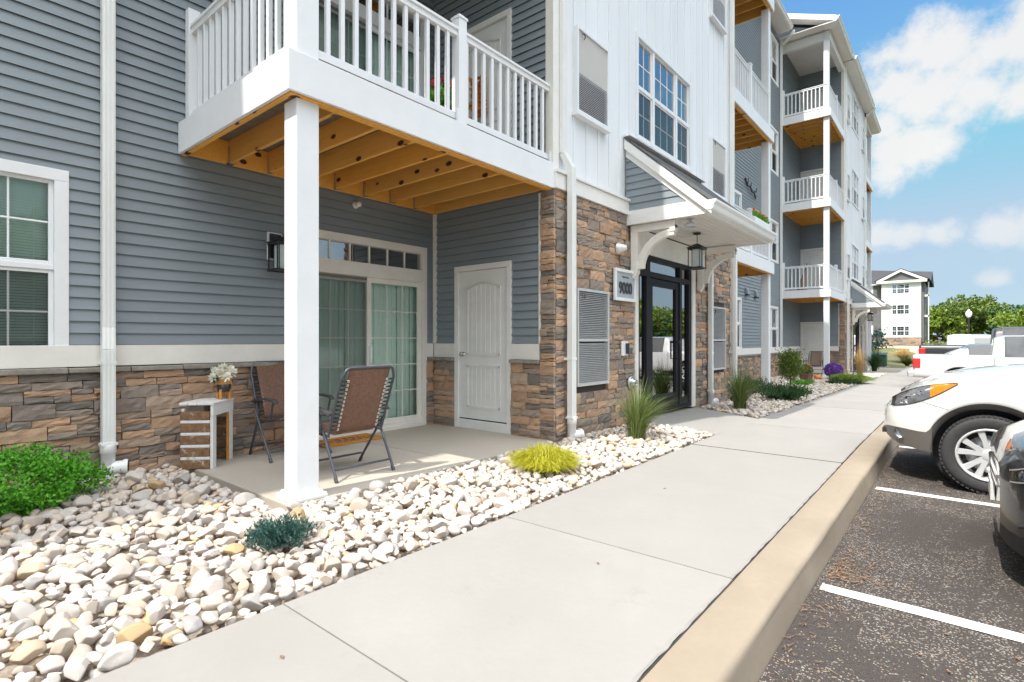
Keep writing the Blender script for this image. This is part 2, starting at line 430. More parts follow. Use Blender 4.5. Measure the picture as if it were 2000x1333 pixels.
# ------------------------------------------------------------------ mesh building helpers
class MB:
    """Collects faces; build() links them as ONE mesh object."""
    def __init__(s): s.v = []; s.f = []; s.mi = []; s.sm = []
    def add(s, vs, fs, m=0, smooth=False):
        o = len(s.v); s.v.extend([tuple(p) for p in vs])
        for f in fs:
            s.f.append(tuple(i + o for i in f)); s.mi.append(m); s.sm.append(smooth)
        return s
    def quad(s, a, b, c, d, m=0): return s.add([a, b, c, d], [(0, 1, 2, 3)], m)
    def box(s, x0, x1, y0, y1, z0, z1, m=0):
        x0, x1 = min(x0, x1), max(x0, x1); y0, y1 = min(y0, y1), max(y0, y1); z0, z1 = min(z0, z1), max(z0, z1)
        vs = [(x0, y0, z0), (x1, y0, z0), (x1, y1, z0), (x0, y1, z0), (x0, y0, z1), (x1, y0, z1), (x1, y1, z1), (x0, y1, z1)]
        return s.add(vs, [(0, 3, 2, 1), (4, 5, 6, 7), (0, 1, 5, 4), (1, 2, 6, 5), (2, 3, 7, 6), (3, 0, 4, 7)], m)
    def obox(s, c, ax, ay, az, hx, hy, hz, m=0):
        c = Vector(c); ax, ay, az = Vector(ax) * hx, Vector(ay) * hy, Vector(az) * hz
        vs = [c + ax * i + ay * j + az * k for k in (-1, 1) for (i, j) in ((-1, -1), (1, -1), (1, 1), (-1, 1))]
        return s.add(vs, [(0, 3, 2, 1), (4, 5, 6, 7), (0, 1, 5, 4), (1, 2, 6, 5), (2, 3, 7, 6), (3, 0, 4, 7)], m)
    def prism(s, poly, ext, m=0):
        n = len(poly); ext = Vector(ext)
        vs = [Vector(p) for p in poly] + [Vector(p) + ext for p in poly]
        fs = [tuple(range(n - 1, -1, -1)), tuple(range(n, 2 * n))] + [(i, (i + 1) % n, n + (i + 1) % n, n + i) for i in range(n)]
        return s.add(vs, fs, m)
    def tube(s, pts, r, n=8, m=0, cap=True, smooth=True):
        pts = [Vector(p) for p in pts]
        rs = r if isinstance(r, (list, tuple)) else [r] * len(pts)
        vs = []; fs = []
        up = None
        for i, p in enumerate(pts):
            d = (pts[min(i + 1, len(pts) - 1)] - pts[max(i - 1, 0)]).normalized()
            if up is None: up = Vector((0, 0, 1)) if abs(d.z) < .9 else Vector((1, 0, 0))
            a = d.cross(up)
            if a.length < 1e-5: a = d.orthogonal()
            a.normalize(); b = a.cross(d).normalized(); up = b
            for k in range(n):
                t = 2 * math.pi * k / n
                vs.append(p + (a * math.cos(t) + b * math.sin(t)) * rs[i])
        for i in range(len(pts) - 1):
            for k in range(n):
                fs.append((i * n + k, i * n + (k + 1) % n, (i + 1) * n + (k + 1) % n, (i + 1) * n + k))
        s.add(vs, fs, m, smooth)
        if cap:
            s.add(vs[:n], [tuple(range(n - 1, -1, -1))], m); s.add(vs[-n:], [tuple(range(n))], m)
        return s
    def lathe(s, prof, c=(0, 0, 0), axis='z', n=20, m=0, smooth=True):
        vs = []; fs = []
        for (r, h) in prof:
            for k in range(n):
                t = 2 * math.pi * k / n
                x, y = r * math.cos(t), r * math.sin(t)
                p = (x, y, h) if axis == 'z' else ((h, x, y) if axis == 'x' else (y, h, x))
                vs.append((p[0] + c[0], p[1] + c[1], p[2] + c[2]))
        for i in range(len(prof) - 1):
            for k in range(n):
                fs.append((i * n + k, i * n + (k + 1) % n, (i + 1) * n + (k + 1) % n, (i + 1) * n + k))
        return s.add(vs, fs, m, smooth)
    def build(s, name, mats, parent=None, bevel=0.0, shift=None):
        me = bpy.data.meshes.new(name)
        me.from_pydata(s.v, [], s.f)
        if not isinstance(mats, (list, tuple)): mats = [mats]
        for k in mats: me.materials.append(MATS[k])
        me.polygons.foreach_set('material_index', s.mi)
        me.polygons.foreach_set('use_smooth', s.sm)
        me.update()
        o = bpy.data.objects.new(name, me)
        C.objects.link(o)
        if parent is not None:
            o.parent = parent
            if parent.type == 'EMPTY' and 'wc' in parent: o.location = -parent.location
        if bevel:
            b = o.modifiers.new('bevel', 'BEVEL'); b.width = bevel; b.segments = 2; b.limit_method = 'ANGLE'; b.angle_limit = R(40)
        return o

def tag(o, label, cat, group=None, kind=None):
    if label: o['label'] = label
    if cat: o['category'] = cat
    if group: o['group'] = group
    if kind: o['kind'] = kind
    return o
def root(name, label, cat, base=(0, 0, 0), group=None, world=True):
    """Empty at the thing's base; with world=True its parts are given in world coordinates."""
    e = bpy.data.objects.new(name, None); C.objects.link(e); e.empty_display_size = .2
    e.location = base
    if world: e['wc'] = 1
    return tag(e, label, cat, group)
def rebase(o):
    """Put the origin of a single-mesh thing at the centre of its base."""
    me = o.data; n = len(me.vertices); a = np.empty(n * 3); me.vertices.foreach_get('co', a); a = a.reshape(-1, 3)
    b = np.array([(a[:, 0].min() + a[:, 0].max()) / 2, (a[:, 1].min() + a[:, 1].max()) / 2, a[:, 2].min()])
    me.vertices.foreach_set('co', (a - b).ravel()); me.update()
    o.location = Vector(o.location) + Vector(b); return o
def copy_tree(o, parent=None):
    c = o.copy(); C.objects.link(c)
    if parent is not None: c.parent = parent
    for ch in list(o.children): copy_tree(ch, c)
    return c
def structure(o): o['kind'] = 'structure'; return o
def zg(y):
    """Height of the site: level by the first entrance, then falling gently away."""
    return -0.0131 * max(0.0, min(y, 45) - 8)
rnd = random.Random(7)

class Frame:
    """A wall plane: origin, direction u along it, outward normal n."""
    def __init__(s, o, u, n): s.o = Vector(o); s.u = Vector(u); s.n = Vector(n)
    def p(s, u, z, d=0.0): return s.o + s.u * u + s.n * d + Vector((0, 0, z))
    def box(s, mb, u0, u1, z0, z1, d0, d1, m=0):
        c = s.p((u0 + u1) / 2, (z0 + z1) / 2, (d0 + d1) / 2)
        return mb.obox(c, s.u, s.n, (0, 0, 1), abs(u1 - u0) / 2, abs(d1 - d0) / 2, abs(z1 - z0) / 2, m)
def plane_x(x, y0=0.0): return Frame((x, y0, 0), (0, 1, 0), (1, 0, 0))        # faces the car park, u = y
def plane_y(y): return Frame((0, y, 0), (1, 0, 0), (0, -1, 0))                # faces the viewer's side, u = x

def free_spans(u0, u1, za, zb, holes):
    sp = [(u0, u1)]
    for (a, b, c, d) in holes:
        if d <= za + 1e-6 or c >= zb - 1e-6: continue
        nx = []
        for (s, e) in sp:
            if b <= s or a >= e: nx.append((s, e)); continue
            if a > s: nx.append((s, a))
            if b < e: nx.append((b, e))
        sp = nx
    return [(s, e) for s, e in sp if e - s > 1e-4]
def clapboard(mb, fr, u0, u1, z0, z1, holes=(), step=.107, out=.019, m=0):
    z = z0
    while z < z1 - 1e-4:
        zt = min(z + step, z1)
        cuts = sorted({z, zt} | {h for ho in holes for h in ho[2:] if z < h < zt})
        for a, b in zip(cuts, cuts[1:]):
            da = .002 + out * (1 - (a - z) / step); db = .002 + out * (1 - (b - z) / step)
            for s, e in free_spans(u0, u1, a, b, holes):
                mb.quad(fr.p(s, a, da), fr.p(e, a, da), fr.p(e, b, db), fr.p(s, b, db), m)
                if a == z:
                    mb.quad(fr.p(s, a, da - .0025), fr.p(e, a, da - .0025), fr.p(e, a, da), fr.p(s, a, da), m)
                    mb.quad(fr.p(s, a + .012, .0025), fr.p(e, a + .012, .0025), fr.p(e, a, da - .0025), fr.p(s, a, da - .0025), m)
        z = zt
def battens(mb, fr, u0, u1, z0, z1, holes=(), step=.31, m=0):
    cuts = sorted({z0, z1} | {h for ho in holes for h in ho[2:] if z0 < h < z1})
    for a, b in zip(cuts, cuts[1:]):
        for s, e in free_spans(u0, u1, a, b, holes): mb.quad(fr.p(s, a), fr.p(e, a), fr.p(e, b), fr.p(s, b), m)
    u = u0 + .16
    while u < u1 - .05:
        for a, b in zip(cuts, cuts[1:]):
            for s, e in free_spans(u - .022, u + .022, a, b, holes):
                if e - s > .04: fr.box(mb, s, e, a, b, 0.0005, .016, m)
        u += step
def stones(mb, fr, u0, u1, z0, z1, holes=(), m=0, seed=1, fine=True, scale=1.0, ends=(False, False)):
    """Ledge stone veneer: every stone its own bulged block, laid in broken courses."""
    r = random.Random(seed)
    def block(a, b, c, d):
        g = .0022
        a += g; b -= g; c += g; d -= g
        if b - a < .015 or d - c < .012: return
        dep = r.uniform(.030, .060)
        nu = max(2, min(7, int((b - a) / .05))) if fine else 2
        nz = 3 if fine else 2
        vs = []; fs = []
        for j in range(nz + 1):
            for i in range(nu + 1):
                eu = i / nu; ez = j / nz
                edge = (i in (0, nu)) + (j in (0, nz))
                d2 = dep - (.0045 if edge == 1 else .007 if edge == 2 else 0) + r.uniform(-.0075, .0075) * (1 if fine else .3)
                ju = r.uniform(-.004, .004) if 0 < i < nu else r.uniform(-.003, .002) * (1 if i else -1)
                jz = r.uniform(-.004, .004)
                vs.append(fr.p(a + (b - a) * eu + ju, c + (d - c) * ez + jz, d2))
        w = nu + 1
        for j in range(nz):
            for i in range(nu): fs.append((j * w + i, j * w + i + 1, (j + 1) * w + i + 1, (j + 1) * w + i))
        ring = [i for i in range(w)] + [(j * w + nu) for j in range(1, nz + 1)] + [nz * w + i for i in range(nu - 1, -1, -1)] + [j * w for j in range(nz - 1, 0, -1)]
        base = len(vs)
        for k in ring:
            p = Vector(vs[k]); dd = (p - fr.o).dot(fr.n); vs.append(p - fr.n * dd)
        L = len(ring)
        for k in range(L): fs.append((ring[k], base + k, base + (k + 1) % L, ring[(k + 1) % L]))
        mb.add(vs, fs, m, False)
    z = z0
    while z < z1 - .02:
        h = r.choice((.07, .085, .10, .115, .13, .15)) * scale
        if z1 - (z + h) < .06: h = z1 - z
        for s, e in free_spans(u0, u1, z, z + h, holes):
            u = s
            while u < e - .005:
                w = r.uniform(.14, .42) * scale
                if e - (u + w) < .10 * scale: w = e - u
                if h > .10 * scale and r.random() < .55:
                    hs = h * r.uniform(.38, .62)
                    for (c, d) in ((z, z + hs), (z + hs, z + h)):
                        if w > .3 * scale and r.random() < .6:
                            k = u + w * r.uniform(.35, .65); block(u, k, c, d); block(k, u + w, c, d)
                        else: block(u, u + w, c, d)
                else: block(u, u + w, z, z + h)
                u += w
        z += h
    cuts = sorted({z0, z1} | {h for ho in holes for h in ho[2:] if z0 < h < z1})
    for a, b in zip(cuts, cuts[1:]):
        for s, e in free_spans(u0, u1, a, b, holes): mb.quad(fr.p(s, a, .006), fr.p(e, a, .006), fr.p(e, b, .006), fr.p(s, b, .006), m + 1)

# ------------------------------------------------------------------ ground, walks, kerb, car park
def smooth_poly_sheet(name, pts, z, material):
    mb = MB(); mb.add([(x, y, z + zg(y)) for x, y in pts], [tuple(range(len(pts)))]); return mb.build(name, material)

def ground():
    # one sheet to the horizon, with the bank of soil in front of the far block
    xs = [-900, -300, -120, -60, -40, -30, -24, -20, -17, -14, -12, -10, -8, -6, -4, -2, 0, 2, 5, 9, 14, 20, 28, 40, 60, 120, 300, 900]
    ys = [-900, -300, -100, -40, -15, 0, 8, 20, 30, 36, 40, 44, 48, 52, 56, 60, 66, 72, 80, 88, 96, 104, 115, 130, 160, 300, 900, 1800]
    r = random.Random(3)
    def h(x, y):
        z = zg(y) - .34
        if y > 40 and -30 < x < 0:
            a = min(1, (y - 40) / 26) * min(1, max(0, (1 - x) / 5)) * min(1, (x + 30) / 6)
            z += 1.15 * a + r.uniform(-.1, .14) * a
        return z
    vs = [(x, y, h(x, y)) for y in ys for x in xs]; w = len(xs)
    fs = [(j * w + i, j * w + i + 1, (j + 1) * w + i + 1, (j + 1) * w + i) for j in range(len(ys) - 1) for i in range(w - 1)]
    structure(MB().add(vs, fs, 0, True).build('ground', 'turf'))
    # bare soil on the bank
    mb = MB(); vs = []; nx, ny = 14, 10
    for j in range(ny + 1):
        for i in range(nx + 1):
            x = -15.5 + 13.5 * i / nx; y = 62 + 20 * j / ny
            e = min(i, nx - i, j, ny - j)
            vs.append((x + r.uniform(-.3, .3), y + r.uniform(-.5, .5), zg(y) + (.95 if e else .3) + r.uniform(-.1, .25) * (1 if e else 0) - .3 + .012 * (y - 62)))
    w = nx + 1
    fs = [(j * w + i, j * w + i + 1, (j + 1) * w + i + 1, (j + 1) * w + i) for j in range(ny) for i in range(nx)]
    structure(mb.add(vs, fs, 0, True).build('dirt_bank', 'dirt_bank'))
    # car park
    mb = MB(); ys = [-30, -10, 0, 4, 8, 14, 20, 28, 36, 45, 60]
    for a, b in zip(ys, ys[1:]):
        mb.quad((-.63, a, zg(a) - .15), (26, a, zg(a) - .15), (26, b, zg(b) - .15), (-.63, b, zg(b) - .15))
    structure(mb.build('parking_lot', 'asphalt'))
    y = 3.47 - 2.645 * 3
    first = None
    for k in range(18):
        zb = zg(y) - .146
        mb = MB(); n = 24; up = []; dn = []
        rr = random.Random(40 + k)
        for i in range(n + 1):
            x = -.60 + 5.2 * i / n
            up.append((x, y + .052 + rr.uniform(-.006, .006), zb)); dn.append((x, y - .052 + rr.uniform(-.006, .006), zb))
        for i in range(n): mb.quad(dn[i], dn[i + 1], up[i + 1], up[i])
        structure(rebase(mb.build('parking_line', 'road_paint')))
        y += 2.645
    # kerb with a rounded nose, and the dark joint behind it
    prof = [(-.893, -.04), (-.893, .006), (-.890, .011), (-.885, .013), (-.70, .009), (-.686, .007), (-.674, .001), (-.666, -.010), (-.663, -.022), (-.660, -.04), (-.632, -.17)]
    mb = MB(); vs = []; seg = [-12 + .5 * k for k in range(25)] + [.3 * k + .6 for k in range(40)] + [13 + 2 * k for k in range(20)]
    rk = random.Random(5)
    for yy in seg:
        for (x, z) in prof: vs.append((x + rk.uniform(-.003, .003), yy, z + zg(yy) + rk.uniform(-.003, .002)))
    w = len(prof)
    fs = [(j * w + i + 1, j * w + i, (j + 1) * w + i, (j + 1) * w + i + 1) for j in range(len(seg) - 1) for i in range(w - 1)]
    structure(mb.add(vs, fs, 0, True).build('kerb', 'concrete_kerb'))
    mb = MB()
    for a, b in zip(seg, seg[1:]): mb.quad((-.96, a, zg(a) - .03), (-.88, a, zg(a) - .03), (-.88, b, zg(b) - .03), (-.96, b, zg(b) - .03))
    structure(mb.build('kerb_joint', 'joint_dirt'))
    # sidewalk in slabs; the joints are real grooves
    joints = [-8.0, -6.1, -4.2, -2.3, -.45, 1.27, 2.905, 4.62, 6.36, 8.55, 10.3, 12.0, 13.7, 15.4, 17.1, 18.8, 20.5, 22.2, 24, 26, 28, 31, 34, 38, 42]
    mb = MB(); rs = random.Random(9)
    for k, (a, b) in enumerate(zip(joints, joints[1:])):
        g = .009 if k == 8 else (.0028 if k % 2 else .004)
        e = .005
        n = 10
        vs = []
        dz = rs.uniform(-.002, .002)
        X = [-2.47, -2.47 + e] + [-2.4 + 1.4 * i / 5 for i in range(6)] + [-.918 - e, -.913]
        Y = [a + g, a + g + e] + [a + (b - a) * t / 24 for t in range(1, 24)] + [b - g - e, b - g]
        for j, yy in enumerate(Y):
            for i, xx in enumerate(X):
                low = .007 if i in (0, len(X) - 1) else 0
                jx = rs.uniform(-.004, .003) if i >= len(X) - 2 else 0
                vs.append((xx + jx, yy, zg(yy) + dz - low))
        w = len(X)
        mb.add(vs, [(j * w + i, j * w + i + 1, (j + 1) * w + i + 1, (j + 1) * w + i) for j in range(len(Y) - 1) for i in range(w - 1)], 0, False)
        for (y0,) in ((a + g,), (b - g,)):
            mb.quad((-2.47, y0, zg(y0) + dz), (-.912, y0, zg(y0) + dz), (-.912, y0, zg(y0) - .05), (-2.47, y0, zg(y0) - .05), 1 if k in (7, 8) else 0)
        for x0 in (-2.47, -.912):
            mb.quad((x0, a + g, zg(a) - .007), (x0, b - g, zg(b) - .007), (x0, b - g, zg(b) - .06), (x0, a + g, zg(a) - .06))
    structure(mb.build('sidewalk', ['concrete_walk', 'joint_dirt']))
    mb = MB()
    for k, (a, b) in enumerate(zip(joints, joints[1:])):
        q = .03 if k in (7, 8) else .010
        a2 = (a + b) / 2
        for (p, r2, q) in ((a, a2, .03 if k == 8 else .010), (a2, b, .03 if k == 7 else .010)): mb.quad((-2.46, p, zg(p) - q), (-.93, p, zg(p) - q), (-.93, r2, zg(r2) - q), (-2.46, r2, zg(r2) - q), 1 if q < .02 else 0)
    structure(mb.build('sidewalk_base', ['joint_dirt', 'joint_sand']))
    # entrance paths and patios
    def slab(name, pts, zt, th, mat, dy=0.0):
        mb = MB(); z = zt
        mb.prism([(x, y, z - th + zg(y)) for x, y in pts], (0, 0, th)); o = mb.build(name, mat, bevel=.01); return structure(o)
    slab('entrance_path', [(-4.05, 7.70), (-2.478, 7.25), (-2.478, 9.22), (-4.05, 10.30)], .0, .1, 'concrete_walk')
    slab('entrance_path', [(-4.05, 29.7), (-2.478, 29.5), (-2.478, 31.5), (-4.05, 32.4)], .0, .1, 'concrete_walk')
    mb = MB(); mb.box(-6.15, -3.87, 2.05, 3.93, -.12, 0); mb.box(-6.15, -3.87, 3.938, 5.52, -.12, 0)
    structure(mb.build('patio', 'concrete_patio', bevel=.01))
    mb = MB(); mb.box(-6.2, -3.87, 12.2, 15.75, -.2, -.085); structure(mb.build('patio', 'concrete_patio', bevel=.01))
    mb = MB(); mb.box(-6.2, -3.87, 24.25, 27.7, -.36, -.215); structure(mb.build('patio', 'concrete_patio', bevel=.01))
    # soil under the stones
    mb = MB()
    ys = [-12, -4, 0, 4, 8, 12, 16, 20, 24, 28, 34, 42]
    for a, b in zip(ys, ys[1:]): mb.quad((-6.3, a, zg(a) - .07), (-2.48, a, zg(a) - .07), (-2.48, b, zg(b) - .07), (-6.3, b, zg(b) - .07))
    structure(mb.build('planting_bed', 'bed_soil'))
ground()

# ------------------------------------------------------------------ the apartment building
BLD = root('apartment_building', 'four storey apartment building in blue siding, white boards and brown stone along the sidewalk', 'building', (-6.1, 9.0, 0.0))
XW, XF = -6.1, -3.9          # recessed wall and front of the projecting blocks
PITCH = 3.6
ZR = 13.68                   # soffit of the roof

def window(fr, u0, u1, z0, z1, cols=(1.0,), mid=.5, muntin=(1, 1), glassm='high_glass', behind='curtain_dim', casing=.09, screen=True, slats=False, lower_muntin=True, parent=None):
    """Casing, sashes and muntins in one frame mesh; panes, screens and blinds under it."""
    f = MB(); D = -.05
    c = casing
    fr.box(f, u0, u1, z1 - c, z1, -.06, .030); fr.box(f, u0, u1, z0, z0 + c, -.06, .034)
    fr.box(f, u0, u0 + c, z0 + c, z1 - c, -.06, .0285); fr.box(f, u1 - c, u1, z0 + c, z1 - c, -.06, .0285)
    a, b, lo, hi = u0 + c, u1 - c, z0 + c, z1 - c
    tot = sum(cols); u = a
    zm = lo + (hi - lo) * mid
    panes = []
    for k, w in enumerate(cols):
        e = u + (b - a) * w / tot
        if k < len(cols) - 1: fr.box(f, e - .035, e + .035, lo, hi, -.06, .012)
        s = u + (.035 if k else 0); t = e - (.035 if k < len(cols) - 1 else 0)
        fr.box(f, s, t, zm - .024, zm + .024, D - .01, .004)
        for (p, q) in ((lo, zm - .024), (zm + .024, hi)):
            for (m0, m1, n0, n1) in ((s, s + .035, p, q), (t - .035, t, p, q), (s + .035, t - .035, p, p + .03), (s + .035, t - .035, q - .03, q)):
                fr.box(f, m0, m1, n0, n1, D, -.012)
            panes.append((s + .035, t - .035, p + .03, q - .03, p == lo))
            nx, nz = muntin if not isinstance(muntin, list) else muntin[k]
            if p == lo and not lower_muntin: continue
            for i in range(1, nx + 1):
                x = s + .035 + (t - s - .07) * i / (nx + 1); fr.box(f, x - .008, x + .008, p + .03, q - .03, -.034, -.022)
            for i in range(1, nz + 1):
                z = p + .03 + (q - p - .06) * i / (nz + 1); fr.box(f, s + .035, t - .035, z - .008, z + .008, -.0335, -.0225)
        u = e
    w_ = f.build('window', 'white_vinyl', parent or BLD, bevel=.004 if casing > .08 else 0)
    gm = MB()
    for (s, t, p, q, lower) in panes:
        g = MB(); g.quad(fr.p(s, p, -.028), fr.p(t, p, -.028), fr.p(t, q, -.028), fr.p(s, q, -.028)); g.build('pane', glassm, w_)
    if screen:
        sm = MB()
        for (s, t, p, q, lower) in panes:
            if lower: sm.quad(fr.p(s, p, -.016), fr.p(t, p, -.016), fr.p(t, q, -.016), fr.p(s, q, -.016))
        sm.build('insect_screen', 'insect_screen', w_)
    bm = MB()
    if slats:
        z = lo + .01
        while z < hi:
            bm.add([fr.p(a, z, -.10), fr.p(b, z, -.10), fr.p(b, z + .021, -.085), fr.p(a, z + .021, -.085)], [(0, 1, 2, 3)]); z += .0245
        for uu in (a + .12, (a + b) / 2, b - .12): fr.box(bm, uu - .002, uu + .002, lo, hi, -.084, -.082)
        bm.quad(fr.p(a - .1, lo - .1, -.2), fr.p(b + .1, lo - .1, -.2), fr.p(b + .1, hi + .1, -.2), fr.p(a - .1, hi + .1, -.2), 1)
        bm.build('blind', [behind, 'dark_void'], w_)
    else:
        n = max(6, int((b - a) / .05)); rr = random.Random(int(u0 * 100))
        for i in range(n):
            p = a - .05 + (b - a + .1) * i / n; q = a - .05 + (b - a + .1) * (i + 1) / n
            d0 = -.11 - (.025 if i % 2 else 0); d1 = -.11 - (0 if i % 2 else .025)
            bm.quad(fr.p(p, lo - .05, d0), fr.p(q, lo - .05, d1), fr.p(q, hi + .05, d1), fr.p(p, hi + .05, d0))
        bm.build('curtain', behind, w_)
    return w_

def louver(fr, u0, u1, z0, z1, split=None, tan=False):
    """Air conditioner grille: frame, blades, dark gap; the upper part may be a blank tan panel."""
    f = MB(); c = .035
    for (a, b, p, q) in ((u0, u0 + c, z0, z1), (u1 - c, u1, z0, z1), (u0 + c, u1 - c, z0, z0 + c), (u0 + c, u1 - c, z1 - c, z1)): fr.box(f, a, b, p, q, .0, .075)
    if tan: fr.box(f, u0 - .03, u1 + .02, z0 - .05, z0 - .003, .0, .10)
    lo, hi = z0 + c, z1 - c
    if split:
        zs = z0 + (z1 - z0) * split
        if tan:
            fr.box(f, u0 + c, u1 - c, zs, hi, .0, .055, 1); hi = zs
        else: fr.box(f, u0 + c, u1 - c, zs - .016, zs + .016, .0, .0715)
    fr.box(f, u0 + c, u1 - c, lo, hi, .0, .012, 2)
    z = lo + .006; st = .0245
    while z < hi - .012:
        if not (split and not tan and abs(z + .01 - zs) < .025):
            f.add([fr.p(u0 + c, z, .062), fr.p(u1 - c, z, .062), fr.p(u1 - c, z + .017, .03), fr.p(u0 + c, z + .017, .03)], [(0, 1, 2, 3)], 0)
            f.add([fr.p(u0 + c, z, .062), fr.p(u0 + c, z - .005, .062), fr.p(u1 - c, z - .005, .062), fr.p(u1 - c, z, .062)], [(0, 1, 2, 3)], 0)
        z += st
    o = f.build('air_louver', ['white_vinyl' if tan else 'louver_metal', 'louver_tan', 'dark_void'], BLD)
    l = MB(); lu, lz = u0 + .12, z1 - .10
    l.tube([fr.p(lu, lz + .02, .07), fr.p(lu + .03, lz + .03, .085), fr.p(lu + .055, lz, .085), fr.p(lu + .05, lz - .03, .07)], .007, 6)
    l.build('latch', 'black_metal', o)

def storage_door(fr, u0, u1, z0=0.0, z1=2.31, detail=True):
    """White two panel door with an arched upper panel and beaded boards."""
    c = MB(); k = .075
    fr.box(c, u0, u0 + k, z0, z1 - k, -.05, .032); fr.box(c, u1 - k, u1, z0, z1 - k, -.05, .032); fr.box(c, u0, u1, z1 - k, z1, -.05, .036)
    fr.box(c, u0 + k, u1 - k, z0, z0 + .125, -.05, .022)
    o = c.build('storage_door', 'white_paint', BLD, bevel=.004)
    a, b, lo, hi = u0 + k + .005, u1 - k - .005, z0 + .14, z1 - k - .006
    s = MB(); fr.box(s, a, b, lo, hi, -.05, -.008)
    ua, ub = a + .15, b - .15
    def strip(pts, w=.017):
        for p, q in zip(pts, pts[1:]):
            P, Q = fr.p(p[0], p[1], -.006), fr.p(q[0], q[1], -.006)
            d = (Q - P); L = d.length
            if L < 1e-5: continue
            d.normalize(); s.obox((P + Q) / 2, d, fr.n, d.cross(fr.n), L / 2 + w * .3, .008, w)
    mid = lo + (hi - lo) * .36
    strip([(ua, lo + .17), (ub, lo + .17), (ub, mid), (ua, mid), (ua, lo + .17)])
    top = hi - .25; arch = [(ua + (ub - ua) * t / 12, top + .075 * math.sin(math.pi * t / 12)) for t in range(13)]
    strip([(ua, mid + .16), (ub, mid + .16)] + arch[::-1] + [(ua, mid + .16)])
    n = 7
    for i in range(1, n):
        u = ua + (ub - ua) * i / n
        za = top + .075 * math.sin(math.pi * i / n)
        for (p, q) in ((lo + .19, mid - .02), (mid + .18, za - .02)): fr.box(s, u - .004, u + .004, p, q, -.009, -.0035)
    s.build('panel', 'white_paint', o)
    if detail:
        h = MB(); ctr = fr.p(a + .075, z0 + 1.05, 0)
        h.lathe([(.0, -.004), (.032, -.004), (.032, .004), (.012, .008), (.012, .03), (.026, .036), (.030, .05), (.022, .062), (0, .064)], (0, 0, 0), 'x', 16)
        M = Matrix((fr.n, fr.u, (0, 0, 1))).transposed()
        h.v = [tuple(M @ Vector(p) + ctr) for p in h.v]; h.build('knob', 'steel', o)
        for zz in (lo + .18, (lo + hi) / 2, hi - .2):
            g = MB(); g.tube([fr.p(b + .003, zz - .05, .004), fr.p(b + .003, zz + .05, .004)], .006, 6); g.build('hinge', 'steel', o)
        w = MB(); fr.box(w, a, b, lo - .014, lo, -.04, -.002); w.build('weather_strip', 'bronze_frame', o)
    return o

